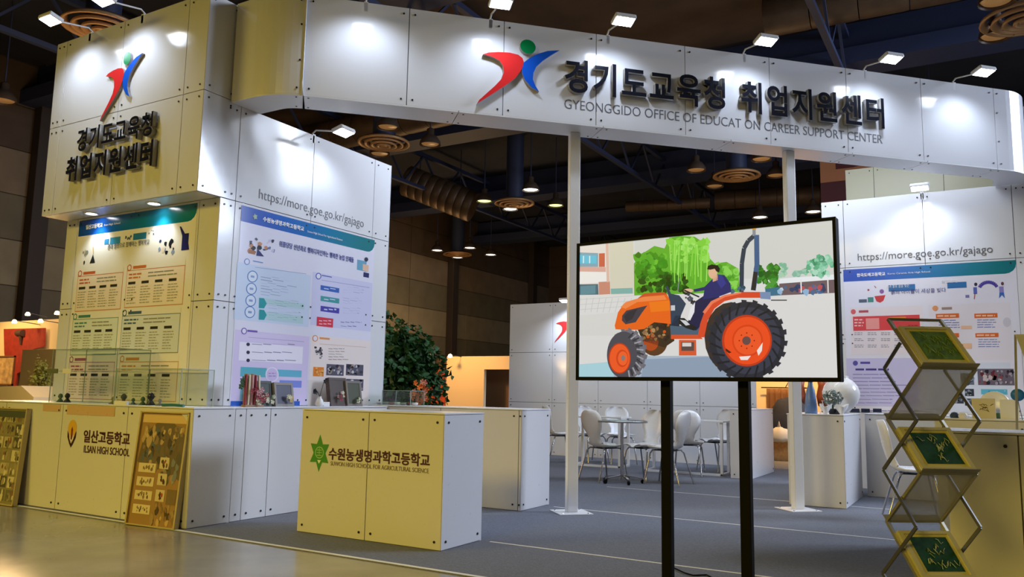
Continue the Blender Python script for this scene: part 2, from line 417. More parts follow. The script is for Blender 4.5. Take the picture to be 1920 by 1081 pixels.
def highbay(x, y, z, bulb, label, s=1.0):
    r = thing('pendant_lamp', label, 'lamp', (x, y, z), 0, 'pendant lamps under the hall ceiling')
    MB().lathe([(.26*s, 0), (.25*s, .10), (.17*s, .24), (.09*s, .30), (.09*s, .46), (.04*s, .5), (0, .5)], 20).lathe([(.255*s, .003), (.24*s, .10), (.16*s, .23), (0, .25)], 20).build('bell', mat('lamp_bell', (.10, .07, .05), .4, .3), r)
    MB().lathe([(0, .02), (.20*s, .03), (.23*s, .07), (0, .08)], 20).build('bulb', bulb, r)
    MB().tube([(0, 0, .48), (0, 0, 10.6-z)], .02, 6).build('rod', NAVY, r)
for x, y, b, lb in ((-15.32, 24.0, LEDY, 'yellowish lit pendant lamp beside the ribbed duct'), (-13.03, 23.32, LEDW, 'white lit pendant lamp directly left of the left pole, highest of its four'),
    (-15.12, 25.51, LEDW, 'white lit pendant lamp hanging just under the middle diffuser'), (-13.31, 25.72, LEDY, 'greenish yellow lit pendant lamp touching the left pole in view'),
    (-22.85, 31.6, LEDW, 'small far white lamp leftmost beside the distant diffuser'), (-21.0, 31.7, LEDW, 'small far white lamp above the distant diffuser'),
    (-23.09, 33.73, LEDW, 'small far white lamp under the distant diffuser'), (-21.1, 33.75, LEDW, 'small far white lamp right of the distant diffuser'),
    (-7.16, 30.9, LEDW, 'white lit pendant lamp above the television top edge'), (-5.2, 30.8, LEDW, 'white lit pendant lamp behind the television top right corner'),
    (-7.32, 23.46, BULB_OFF, 'unlit amber pendant lamp left of the diffuser between the poles'), (-5.3, 23.2, BULB_OFF, 'unlit amber pendant lamp above right of the diffuser between the poles'),
    (-5.31, 25.15, BULB_OFF, 'unlit amber pendant lamp beside the right pole'), (-7.37, 25.58, BULB_OFF, 'unlit amber pendant lamp below left of the diffuser between the poles'),
    (-13.22, 15.92, BULB_OFF, 'unlit amber pendant lamp above the diffuser over the left wall'), (-13.1, 17.63, BULB_OFF, 'unlit amber pendant lamp right of the diffuser over the left wall'),
    (-14.97, 17.7, BULB_OFF, 'unlit amber pendant lamp half hidden by the left wall top'), (.5, 17.09, BULB_OFF, 'amber pendant lamp above the right end of the header, lower one'),
    (.5, 15.54, BULB_OFF, 'amber pendant lamp cut by the top edge, above the header right end'), (-20.4, 10.0, BULB_OFF, 'unlit amber pendant lamp left of the left sign box')):
    highbay(x, y, 8.0, b, lb, 1.15)

# neighbouring banner B2, red-brown
bp = YP(1537, 300, 24.0)
W_ = YP(1660, 300, 24).x-bp.x
bn = thing('hall_banner', 'hanging orange and maroon banner lettered B2 behind the right pole', 'banner', (bp.x, 24, 0))
ztop = bp.z+1.6; zmid = YP(1537, 343, 24).z
MB().box(0, 2.9, 0, .03, zmid, ztop, bev=.004).build('upper_cloth', mat('banner_tan', (.30, .13, .06), .8), bn)
MB().box(0, 2.9, 0, .03, zmid-2.3, zmid, bev=.004).build('lower_cloth', mat('banner_maroon', (.055, .012, .018), .8), bn)
MRN = mat('banner_ink', (.06, .008, .012), .8)
lx = YP(1567, 310, 24).x-bp.x
flat_text('B2', lx, lx+1.75, zmid+.35, zmid+1.35, 'lettering', MRN, bn, y=-.004, bold=.03)
MB().lathe([(.55, 0), (.62, 0), (.62, .01), (.55, .01), (.55, 0)], 32).build('ring_emblem', mat('banner_ring', (.30, .15, .07), .8), bn, (1.5, -.012, zmid-.75), (R_(90), 0, 0))
MB().tube([(0, 0, ztop), (0, 0, 10.5)], .01, 5).tube([(2.9, 0, ztop), (2.9, 0, 10.5)], .01, 5).build('hanging_wires', NAVY, bn)

# ================================================================ LEFT SIGN BOX
XL = -6.1
sb = thing('sign_box', 'tall white corner sign box with red and blue emblem and raised Korean letters', 'sign', (-8.58, 4.70, 2.93))
sx = [0, .19, 1.19, 2.19, 2.48]; sz = [0, .96, 1.92]
core(sb, .02, 2.46, .02, .37, .02, 1.90)
panels(sb, sx, sz)
# side face, its panels turned 90 degrees
def turned(parent, loc, rz, name='side_panels'):
    return link(name, None, parent, loc, (0, 0, rz))
def panel_xf(parent, origin, rz, xs, zs, material=None, t=.02, name='panel', bolts=True, skip=(), inset=.055):
    """panels on a turned face; built in the parent's own coordinates so that each stays a direct part"""
    M = Matrix.Translation(origin) @ Matrix.Rotation(rz, 4, 'Z')
    for i in range(len(xs)-1):
        for j in range(len(zs)-1):
            if (i, j) in skip: continue
            x0, x1, z0, z1 = xs[i]+.0035, xs[i+1]-.0035, zs[j]+.0035, zs[j+1]-.0035
            p = MB().box(x0, x1, 0, t, z0, z1, bev=.0015).build(name, material or PANEL, parent)
            p.matrix_local = M
            if bolts:
                w_ = x1-x0; ix = min(inset, w_*.28)
                for bx in ((x0+ix, x1-ix) if w_ > .12 else ((x0+x1)/2,)):
                    for bz in (z0+inset, z1-inset): link('bolt', BOLT_ME, p, (bx, 0, bz))
panel_xf(sb, (2.481, 0.0, 0), R_(90), [.0, .37], sz)
panel_xf(sb, (0, .38, 0), R_(-90), [0, .36], sz, bolts=False)
MB().box(.02, 2.46, .02, .37, 1.9, 1.92).build('top_board', PANEL, sb)
MB().box(.02, 2.46, .02, .37, 0, .02).build('soffit_board', PANEL, sb)
sg = thing('sign_letters', 'raised black Korean letters in two rows below the emblem on the left sign box', 'lettering', (-8.58, 4.699, 2.93))
raised_text('경기도교육청', .62, 1.88, .60, .84, sg, .045, .02, standoff=.012)
raised_text('취업지원센터', .47, 1.92, .30, .56, sg, .045, .03, standoff=.012)
lg = thing('emblem', 'red, blue and green raised figure emblem on the left sign box', 'emblem', (-8.58, 4.699, 2.93))
logo(lg, .95, 1.56, .93, 1.54, .03)
# recessed downlights under the box
for i, (px_, py_) in enumerate(((180, 401), (292, 381))):
    p = Z(px_, py_, 2.93)
    dl = thing('downlight', ['round downlight under the left sign box, nearer its left end', 'round downlight under the left sign box, nearer the corner'][i], 'lamp', (p.x, 4.84, 2.93), 0, 'downlights under the sign box')
    MB().lathe([(.075, 0), (.075, -.012), (.055, -.012), (.055, -.002), (0, -.002)], 20).build('bezel', WHITE, dl)
    MB().lathe([(.052, -.004), (.0, -.004)], 20).build('lens', LED, dl)
    lamp('downlight_beam', 'SPOT', (p.x, 4.84, 2.90), 15, (.80, .92, 1), (p.x, 4.86, 1.0), spot_size=R_(105), spot_blend=.6, shadow_soft_size=.04)

# ================================================================ FRONT WALL BELOW (faces the aisle)
wa = thing('wall_front', None, None, (-8.54, 4.96, 0), 0, kind='structure')
core(wa, .02, 2.42, .02, .10, 0, 2.92, 'wall_core')
panels(wa, [0, .20, 1.18, 2.16, 2.44], [0, .99, 1.96, 2.93])

# ================================================================ LEFT WALL with poster and address
wb = thing('wall_left_stand', None, None, (XL, 4.96, 0), R_(90), kind='structure')
core(wb, .02, 2.47, .02, .10, 0, 3.86, 'wall_core')
panels(wb, [0, .18, 1.18, 2.18, 2.48], [0, .99, 1.96, 2.93, 3.87])
MB().box(2.48, 2.485, 0, .12, 0, 3.87).build('end_strip', PANEL, wb)

# ================================================================ HEADER
D0 = -7.4437; NX = (S2, -S2, 0)
hd = thing('header', 'long white curved header board spanning the stand opening, with emblem and lettering', 'sign header', (0, 0, 0))
Z0, Z1 = 3.87, 4.85
# outline of the front face: from the sign box, arc, straight diagonal, arc, right wall
front = []
T = .27; cxl = -5.527; y0 = 5.0; Rr = T/math.tan(R_(22.5))
front.append((XL+.02, y0)); front.append((cxl-T, y0))
for k in range(1, 9):
    a = R_(45*k/8); front.append((cxl-T+Rr*math.sin(a), y0+Rr*(1-math.cos(a))))
arcL = len(front)
cxr = .566
yr0 = cxr+10.527-0.0; ax, ay = cxr-T*S2, yr0-T*S2
arcR = []
for k in range(0, 9):
    a = R_(45*k/8); arcR.append((ax + Rr*(math.sin(R_(45)+a)-S2), ay + Rr*(S2-math.cos(R_(45)+a))))
def offset_line(pts, d):
    out = []
    for i, p in enumerate(pts):
        a = Vector(pts[max(i-1, 0)]); b = Vector(pts[min(i+1, len(pts)-1)]); t = (b-a).normalized()
        out.append((p[0]-t.y*d, p[1]+t.x*d))
    return out
def strip_board(pts, t, z0, z1, name, m_, parent, seam=.0035):
    back = offset_line(pts, t); n = len(pts)
    vs = [(x, y, z0) for x, y in pts]+[(x, y, z1) for x, y in pts]+[(x, y, z0) for x, y in back]+[(x, y, z1) for x, y in back]
    fs = []
    for i in range(n-1):
        fs += [(i, i+1, n+i+1, n+i), (2*n+i+1, 2*n+i, 3*n+i, 3*n+i+1), (i, 2*n+i, 2*n+i+1, i+1), (n+i, n+i+1, 3*n+i+1, 3*n+i)]
    fs += [(0, n, 3*n, 2*n), (n-1, 2*n+n-1, 3*n+n-1, n+n-1)]
    mb = MB(); mb.add(vs, fs); o = mb.build(name, m_, parent)
    return o
sb0 = Vector((-6.1, 4.427))
def SP(s, off=0): return (sb0.x+s*S2-off*S2, sb0.y+s*S2+off*S2)   # point of the header line, off = behind it
joints = [1.075, 2.04, 2.99, 3.97, 4.97, 5.98, 6.95, 7.95, 8.98]
# first curved board
pL = front + [SP(joints[0]-.004)]
hb_list = []
hb_list.append(strip_board(pL, .02, Z0+.004, Z1, 'board', PANEL, hd))
for a, b in zip(joints[:-1], joints[1:]):
    hb_list.append(strip_board([SP(a+.004), SP(b-.004)], .02, Z0+.004, Z1, 'board', PANEL, hd))
pR = [SP(joints[-1]+.004)] + arcR + [(arcR[-1][0], 11.62)]
hb_list.append(strip_board(pR, .02, Z0+.004, Z1, 'board', PANEL, hd))
DEP = .36
full = front + [SP(joints[0]), SP(joints[-1])] + arcR + [(arcR[-1][0], 11.62)]
fi = offset_line(full, .021)
strip_board(fi, DEP-.05, Z0+.02, Z1-.01, 'core', CORE, hd)
bk = offset_line(full, DEP-.02)
strip_board(bk, .02, Z0, Z1, 'back_board', PANEL, hd)
# soffit, one strip per module
soff = offset_line(full, 0)
def sof(pts):
    back = offset_line(pts, DEP); n = len(pts)
    vs = [(x, y, Z0-.012) for x, y in pts]+[(x, y, Z0-.012) for x, y in back]+[(x, y, Z0+.003) for x, y in pts]+[(x, y, Z0+.003) for x, y in back]
    fs = []
    for i in range(n-1): fs += [(i, i+1, n+i+1, n+i), (2*n+i, 3*n+i, 3*n+i+1, 2*n+i+1), (i, 2*n+i, 2*n+i+1, i+1), (n+i, n+i+1, 3*n+i+1, 3*n+i)]
    fs += [(0, n, 3*n, 2*n), (n-1, 3*n-1, 4*n-1, 2*n-1)]
    MB().add(vs, fs).build('soffit_board', PANEL2, hd)
sof(pL)
jj = [1.075, 2.55, 4.05, 5.5, 7.0, 8.0, 8.98]
for a, b in zip(jj[:-1], jj[1:]): sof([SP(a+.004), SP(b-.004)])
sof(pR)
HB = [(s+o, z) for s in joints for o in (-.055, .055) for z in (Z0+.06, Z1-.06)] + [(s, z) for s in (joints[0]-.04, joints[-1]+.04) for z in (4.2, 4.55)]
for s, z in HB:
    x, y = SP(s); link('bolt', BOLT_ME, hd, (x, y, z), (0, 0, R_(45)))
for s in jj:
    for o in (-.055, .055):
        for off in (.05, DEP-.05):
            x, y = SP(s+o, off); link('bolt', BOLT_ME, hd, (x, y, Z0-.010), (R_(90), 0, 0))
hl = thing('header_letters', 'raised black Korean letters in one row on the long header', 'lettering', (sb0.x, sb0.y, 0), R_(45))
raised_text('경기도교육청 취업지원센터', 3.60, 7.44, 4.17, 4.52, hl, .05, .02, gap=.42, standoff=.012)
he = thing('header_subtitle', 'thin grey English lettering line under the raised letters on the header', 'lettering', (sb0.x, sb0.y, 0), R_(45))
flat_text('GYEONGGIDO OFFICE OF EDUCAT ON CAREER SUPPORT CENTER', 3.63, 7.40, 4.015, 4.115, 'lettering', GREY_INK, he, y=-.001, bold=-.004)
lg = thing('emblem', 'large red, blue and green raised figure emblem on the long header', 'emblem', (sb0.x, sb0.y, 0), R_(45))
logo(lg, 2.72, 3.56, 3.99, 4.66, .045)

# ---------------------------------------------------------------- arm floodlights
def floodlight(loc, rz, label, energy=30, group='arm floodlights', reach=.42, rise=-.04, vis=LED, aim=(0, .42, -1.0), size=1.0):
    """arm from loc (top edge of a board), head out to local -y"""
    r = thing('floodlight', label, 'floodlight', loc, rz, group)
    MB().tube([(0, .03, -.06), (0, .03, .02), (0, -.02, .05), (0, -reach+.08, rise+.03)], .009, 8).build('arm', WHITE, r)
    MB().box(-.02, .02, 0, .045, -.09, .01, bev=.003).build('clamp', WHITE, r)
    hd_ = MB().box(-.11*size, .11*size, -.075, .075, 0, .045, bev=.012).build('lamp_head', WHITE, r, (0, -reach, rise), (R_(-14), 0, 0))
    MB().box(-.095*size, .095*size, -.06, .06, -.004, 0).build('led_face', vis, hd_)
    M = Matrix.Rotation(rz, 4, 'Z'); p = Vector(loc) + M @ Vector((0, -reach, rise-.03))
    t = p + M @ Vector(aim)
    lamp('floodlight_beam', 'SPOT', p, energy, (.68, .80, 1), t, spot_size=R_(126), spot_blend=.8, shadow_soft_size=.08)
    return r
for i, s in enumerate((1.62, 2.85, 4.10, 5.68, 7.21, 8.43)):
    x, y = SP(s)
    floodlight((x, y, 4.85), R_(45), 'white arm floodlight on top of the header, ' + ['nearest the left sign box', 'above the emblem', 'above the first raised letters', 'above the middle of the letters', 'above the last raised letters', 'last towards the right end'][i])
for i, (px_, py_) in enumerate(((170, 50), (268, 18))):
    p = YP(px_, py_, 4.70)
    floodlight((p.x, 4.70, 4.85), 0, ['white arm floodlight on top of the left sign box, left one', 'white arm floodlight cut by the top edge above the left sign box'][i], energy=40)
floodlight((XL, 6.13, 3.87), R_(90), 'white arm floodlight over the web address on the left wall', 28)
floodlight((-.60, 11.64, 3.87), 0, 'white arm floodlight over the web address on the right wall', 34)
floodlight((-6.75, 13.9, 2.93), 0, 'white arm floodlight on top of the meeting corner wall', 80)
floodlight((-4.6, 13.9, 2.93), 0, 'white arm floodlight behind the television on the meeting corner wall', 80)

# ================================================================ POLES
for i, (x, y) in enumerate(((-3.575, 7.315), (-1.755, 8.96))):
    p = thing('pole', ['left white steel pole under the header, foot left of the television', 'right white steel pole under the header, behind the television'][i], 'pole', (x, y, .006), R_(45), 'white poles under the header')
    MB().box(-.055, .055, -.04, .04, .008, 3.85, bev=.006).build('shaft', WHITE, p)
    MB().box(-.17, .17, -.17, .17, 0, .008, bev=.002).build('foot_plate', WHITE, p)
    for sx_ in (-1, 1):
        for sy_ in (-1, 1): MB().lathe([(0, .006), (.01, .006), (.012, 0)], 8, (sx_*.13, sy_*.13, .008)).build('screw', CHROME, p)

# ================================================================ RIGHT AND BACK WALLS
wr = thing('wall_right_stand', None, None, (-1.86, 11.64, 0), 0, kind='structure')
core(wr, .02, 2.40, .02, .10, 0, 3.86, 'wall_core')
panels(wr, [0, .285, 1.26, 2.26, 2.43], [0, .99, 1.96, 2.93, 3.87])
MB().box(2.43, 2.75, 0, .02, 0, 4.85).build('corner_panel', PANEL, wr)
bw = thing('wall_back_stand', None, None, (-8.2, 13.9, 0), 0, kind='structure')
core(bw, .02, 4.83, .02, .10, 0, 2.92, 'wall_core')
panels(bw, [0, .97, 1.94, 2.91, 3.88, 4.85], [0, .99, 1.96, 2.93])
el = thing('emblem', 'small red, blue and green figure emblem on the meeting corner wall', 'emblem', (-8.2, 13.9, 0), 0)
logo(el, 1.02, 1.55, 2.18, 2.66, .012)
ob = thing('yellow_lit_sign_box', 'plain sign box with yellow light in its colour rising behind the right wall of the stand', 'sign', (-1.80, 13.7, 0))
core(ob, .02, 3.1, .02, .5, 0, 4.84)
panels(ob, [0, .42, 1.4, 2.4, 3.1], [2.93, 3.9, 4.85], material=OLIVE)  # olive base colour holds the yellow hall light on this box
panel_xf(ob, (0, .5, 0), R_(-90), [0, .5], [2.93, 3.9, 4.85], material=OLIVE, bolts=False)

# ================================================================ COUNTERS
def counter(label, x0, x1, y0, y1, h, fx, sx_, z0=.006, left=False, top=True, mats=None, group='white display counters', name='counter'):
    """box counter; fx = front joints (0..width), sx_ = joints on the +x side (0..depth)"""
    r = thing(name, label, 'counter', (x0, y0, z0), 0, group); W, D = x1-x0, y1-y0
    h -= z0
    core(r, .022, W-.022, .022, D-.022, 0, h-.02)
    panels(r, fx, [0, h-.012], material=mats)
    panel_xf(r, (W+.001, 0, 0), R_(90), sx_, [0, h-.012], material=mats)
    MB().box(0, .02, .021, D, 0, h-.012).build('panel', mats or PANEL, r)
    MB().box(0, W, D-.02, D, 0, h-.012).build('panel', mats or PANEL, r)
    MB().box(-.004, W+.005, -.004, D+.004, h-.012, h, bev=.002).build('worktop', PANEL2, r)
    return r
H_ = .99
PC = mat('white_laminate_counter', (.66, .65, .66), .3, spec=.4)
c1 = counter('white counter along the aisle under the left sign box, with a school name', -8.9, -5.71, 4.518, 4.955, H_, [0, .35, 1.33, 2.32, 3.19], [0, .437], mats=PC)
PEACH = mat('peach_strip', (.62, .42, .26), .3)
MB().box(1.0, 1.29, -.004, .0, .90, .965).build('peach_strip', PEACH, c1)
MB().box(1.40, 2.13, -.004, .0, .88, .965).build('peach_strip', PEACH, c1)
c2 = counter('white counter running back along the left poster wall', -6.095, -5.711, 4.957, 7.05, H_, [0, .384], [0, .123, .41, 1.25, 2.09], mats=PC)
c3 = counter('low white counter standing free in front, with a green star emblem', -4.93, -3.49, 4.98, 5.53, 1.0, [0, .72, 1.44], [0, .55], mats=PC)
c4 = counter('white counter closing the left bay, behind the free front counter', -6.0, -4.02, 7.08, 7.69, 1.0, [0, .99, 1.95, 1.98], [0, .61], mats=PC)
c5 = counter('white counter by the right pole carrying the round white jar', -1.92, -1.335, 9.33, 10.66, .99, [0, .585], [0, 1.33], mats=PC)
c6 = counter('white counter under the right poster', -1.29, .5, 10.70, 11.635, .99, [0, .9, 1.79], [0, .935], mats=PC)
c7 = counter('white counter at the right edge behind the folding rack', -.20, .75, 4.95, 5.5, 1.0, [0, .33, .95], [0, .55], mats=PC)
c8 = counter('white counter with cards and booklets behind the right edge counter', -.35, .9, 6.95, 7.5, 1.03, [0, .62, 1.25], [0, .55], mats=PC)
c9 = counter('low white partition at the right end of the meeting corner wall', -3.22, -2.93, 11.75, 13.2, .99, [0, .29], [0, 1.45], mats=PC)

# school names on the counters
s1 = thing('school_name', 'dark purple school name with gold torch emblem on the aisle counter', 'lettering', (0, 4.517, 0))
PUR = mat('purple_ink', (.07, .015, .035), .4)
a = YP(158, 805, 4.517); b = YP(243, 830, 4.517); bz_ = YP(158, 829, 4.517).z
flat_text('일산고등학교', a.x, b.x, bz_, a.z, 'lettering', PUR, s1, bold=.025)
a2 = YP(158, 834, 4.517); b2 = YP(243, 848, 4.517)
flat_text('ILSAN HIGH SCHOOL', a2.x, b2.x, YP(158, 848, 4.517).z, a2.z, 'lettering', PUR, s1, bold=.012)
c0 = YP(135, 811, 4.517)
GOLD = mat('gold_ink', (.55, .36, .05), .4)
pr = Print(lambda a_, b_: (c0.x+a_, c0.z+b_))
pr.ell(0, .045, .067, .075, '#d8a92c', 1)
for sg_ in (-1, 1):
    pr.poly([(sg_*.07, .02), (sg_*.066, -.04), (sg_*.03, -.10), (0, -.135), (0, -.10), (sg_*.03, -.05), (sg_*.05, -.01)], '#3a1022', 2)
    pr.poly([(sg_*.004, -.095), (sg_*.032, -.05), (sg_*.03, -.01), (sg_*.008, -.05)], '#efe9dc', 3)
pr.poly([(-.012, -.06), (.012, -.06), (.014, .03), (0, .06), (-.014, .03)], '#7b2c1c', 3)
pr.build('torch_emblem', PRINTM, s1)

s2_ = thing('school_name', 'dark purple school name with green star emblem on the free front counter', 'lettering', (0, 4.979, 0))
a = YP(617, 838, 4.979); b = YP(806, 862, 4.979); bz_ = YP(617, 861, 4.979).z
flat_text('수원농생명과학고등학교', a.x, b.x, bz_, a.z, 'lettering', PUR, s2_, bold=.025)
a2 = YP(620, 868, 4.979); b2 = YP(804, 878, 4.979)
flat_text('SUWON HIGH SCHOOL FOR AGRICULTURAL SCIENCE', a2.x, b2.x, YP(620, 872, 4.979).z, YP(620, 864, 4.979).z, 'lettering', mat('tan_ink', (.22, .16, .10), .5), s2_)
c0 = YP(599, 849, 4.979)
pr = Print(lambda a_, b_: (c0.x+a_, c0.z+b_))
star = []
for k in range(12):
    rad = .15 if k % 2 == 0 else .083
    star.append((rad*math.sin(k*math.pi/6)*.78, rad*math.cos(k*math.pi/6)))
pr.poly(star, '#3f8f2a', 1)
pr.ell(0, .005, .048, .048, '#9fc78a', 2); pr.ell(0, .005, .040, .040, '#3f8f2a', 3)
pr.rect(-.028, .002, .028, .008, '#9fc78a', 4); pr.rect(-.028, .022, .028, .028, '#9fc78a', 4); pr.rect(-.003, -.025, .003, .04, '#9fc78a', 4)
pr.rect(-.028, -.02, .028, -.014, '#9fc78a', 4)
pr.poly([(-.02, -.055), (.02, -.055), (0, -.085)], '#e8f0da', 2)
pr.build('star_emblem', PRINTM, s2_)

# ================================================================ POSTERS
def mapper(crop, plane):
    """crop pixel -> local coordinates of a face; crop = (x0,y0,scale); plane = 'A',y,x0 or 'B',x,y0"""
    def fn(a_, b_):
        px_, py_ = crop[0]+a_/crop[2], crop[1]+b_/crop[2]
        if plane[0] == 'A': p = YP(px_, py_, plane[1]); return (p.x-plane[2], p.z)
        p = XP(px_, py_, plane[1]); return (p.y-plane[2], p.z)
    return fn
def sheet(pr_, x0, x1, z0, z1, header, base, rc=.12):
    """white sheet, gradient header band with one rounded lower corner, local metres"""
    fn = pr_.fn; pr_.fn = lambda a_, b_: (a_, b_)
    pr_.rect(x0, z0, x1, z1, base, 0)
    n = 10; hh = header
    cols = ['#1c4fb4', '#1a55bb', '#195cbe', '#1763bd', '#166bb8', '#1672b0', '#1679a6', '#177c9b', '#177c90', '#167a85', '#15767b']
    for i in range(n):
        a_, b_ = x0+(x1-x0)*i/n, x0+(x1-x0)*(i+1)/n
        if i < n-1: pr_.rect(a_, z1-hh, b_, z1, cols[i], 1, cols[i+1])
        else:
            pts = [(a_, z1), (b_, z1), (b_, z1-hh+rc)]+[(b_-rc+rc*math.cos(-t), z1-hh+rc+rc*math.sin(-t)) for t in (0, .4, .8, 1.2, 1.57)]+[(a_, z1-hh)]
            pr_.poly(pts, cols[n-1], 1)
    pr_.fn = fn
WT = mat('white_ink', (.85, .87, .9), .4); BL = mat('blue_ink', (.03, .05, .28), .4)

# --- left wall poster (crop 420,330 scale 2.402)
p1 = thing('poster', 'large blue-headed school poster on the left wall, beneath the web address', 'poster', (XL+.002, 0, 0), R_(90))
fB = mapper((420, 330, 2.402), ('B', XL+.002, 0))
pr = Print(fB); X0, X1 = 5.215, 7.185
sheet(pr, X0, X1, 1.0, 2.905, .155, '#e4e2f2')
R = pr.rect
R(60, 385, 380, 680, '#cfdcf1', 1); R(400, 430, 660, 700, '#d3d3f0', 1); R(50, 690, 370, 1030, '#dccff0', 1); R(392, 715, 650, 1035, '#f1e3df', 1)
for a_, b_ in ((128, 452), (123, 507), (120, 560), (116, 612)):
    pr.ell(a_, b_, 24, 27, '#5f86c4', 2); pr.ell(a_, b_, 20, 23, '#dfe8f6', 3); pr.rect(a_-8, b_-6, a_+8, b_+6, '#8aa2cc', 4)
pr.rect(158, 545, 360, 600, '#bcd9df', 2); pr.rect(155, 605, 355, 665, '#bcd9df', 2)
for b_ in (548, 600): pr.poly([(158, b_), (180, b_+2), (192, b_+25), (180, b_+47), (156, b_+45)], '#2f9da3', 3)
pr.lines(200, 560, 350, 4, 11, 4, '#8aa9b8', 3); pr.lines(200, 612, 345, 4, 11, 4, '#8aa9b8', 3)
pr.lines(165, 455, 340, 7, 13, 3.5, '#a9b6d2', 2, .5)
for b_, c in ((490, '#2f62bb'), (538, '#3f9ea0'), (583, '#4a3fa8')): pr.rect(435, b_, 518, b_+36, c, 2); pr.lines(450, b_+13, 505, 1, 8, 8, '#c7d4ee', 3, 0); pr.lines(535, b_+10, 630, 3, 11, 3.5, '#8f97c4', 2)
pr.rect(418, 632, 490, 682, '#d9354b', 2); pr.lines(428, 648, 482, 2, 14, 6, '#f6c3ca', 3, 0); pr.lines(525, 655, 620, 2, 18, 5, '#6b6fa0', 2)
pr.rect(70, 745, 352, 845, '#f1ecfa', 2)
for b_ in (757, 793, 829): pr.ell(108, b_, 8, 8, '#3c3552', 3); pr.lines(125, b_-3, 340, 1, 8, 6, '#8b86a8', 3, .3)
pr.rect(75, 858, 190, 905, '#5fb6c6', 2); pr.rect(240, 870, 348, 905, '#67b8d3', 2); pr.rect(250, 918, 348, 952, '#7f8fe0', 2); pr.rect(75, 918, 185, 1010, '#8fc7d9', 2)
pr.ell(216, 893, 30, 34, '#efeaf9', 3); pr.ell(216, 893, 25, 29, '#d9c8f0', 4); pr.lines(200, 885, 232, 2, 12, 5, '#a98fc8', 5, 0)
for (a_, b_, c, l) in ((90, 697, '#7a5fb5', 105), (425, 450, '#4a63b5', 440), (103, 385, '#6f9bd0', 130), (410, 730, '#e39a63', 430)):
    pr.ell(a_, b_, 13, 15, c, 3); pr.ell(a_, b_, 9, 11, '#e9e6f5', 4); pr.rect(l, b_-6, l+45, b_+7, c, 3)
pr.stroke([(140, 410), (370, 440)], 2, '#8ea3c8', 2); pr.stroke([(440, 468), (655, 502)], 2, '#8e93c8', 2); pr.stroke([(110, 725), (360, 745)], 2, '#b09fd0', 2); pr.stroke([(430, 755), (640, 770)], 2, '#d9b9a3', 2)
pr.lines(470, 775, 560, 5, 12, 4, '#8d8580', 2)
pr.rect(402, 858, 448, 902, '#e8862e', 2); pr.blobs(406, 862, 444, 898, 12, 6, ['#f2b15c', '#c86a1d'], 3)
for a_ in (462, 550):
    for b_ in (845, 912):
        pr.rect(a_, b_, a_+76, b_+54, '#5c5a6b', 2); pr.blobs(a_+8, b_+8, a_+68, b_+46, 22, 8, ['#2f3140', '#8d8b99', '#a58f85', '#44464f', '#c8c3c6'], 3)
pr.blobs(410, 770, 445, 820, 16, 7, ['#3e3e46', '#8b8b90'], 3)
# drawings beside the slogan
pr.blobs(115, 275, 190, 350, 14, 12, ['#20243a', '#3a3f6a', '#c88f6a', '#e7e3ee', '#51536c'], 2); pr.rect(110, 330, 140, 353, '#a9714e', 3); pr.poly([(150, 325), (180, 362), (145, 358)], '#2c3270', 3)
pr.blobs(195, 275, 225, 350, 8, 8, ['#cfcbe3', '#7f7fa5', '#2f2f55'], 2)
pr.rect(600, 375, 640, 430, '#6fa9c6', 2); pr.ell(640, 375, 9, 10, '#3a3f58', 3); pr.rect(625, 395, 650, 430, '#e6c2a8', 3); pr.rect(628, 432, 652, 458, '#27306b', 3)
pr.rect(30, 1012, 340, 1035, '#2f62c0', 2)
pr.build('printed_sheet', PRINT, p1)
def fitted(txt, fn, a0, b0, a1, b1, m_, parent, bold=0, y=-.004, name='lettering'):
    (x0, z1), (x1, z0) = fn(a0, b0), fn(a1, b1)
    return x0, x1, z0, z1
flat_text('수원농생명과학고등학교', X0+.27, X0+.83, 2.80, 2.85, 'lettering', WT, p1, y=-.003, bold=.03)
flat_text('Suwon High School For Agricultural Science', X0+.88, X0+1.42, 2.795, 2.822, 'lettering', WT, p1, y=-.003)
flat_text('위풍당당 신년회로 행복디자인하는 행복한 농업 인재들', X0+.50, X0+1.62, 2.585, 2.645, 'lettering', BL, p1, y=-.003, bold=.015)
MB().prism([(.032*math.cos(k*math.pi/5)*(1 if k % 2 else .6), .032*math.sin(k*math.pi/5)*(1 if k % 2 else .6)) for k in range(10)], (1, 0, 0), (0, 0, 1), (X0+.17, 0, 2.825), (0, -1, 0), .004).build('star_mark', mat('pale_green_ink', (.35, .5, .35), .5), p1)
a = XP(487, 357, XL); b = XP(680, 437, XL)
u1 = thing('web_address', 'thin grey web address lettering on the left wall', 'lettering', (XL+.001, 0, 0), R_(90))
flat_text('https://more.goe.go.kr/gajago', 5.42, 6.98, 2.985, 3.115, 'lettering', GREY_INK, u1, bold=-.006)

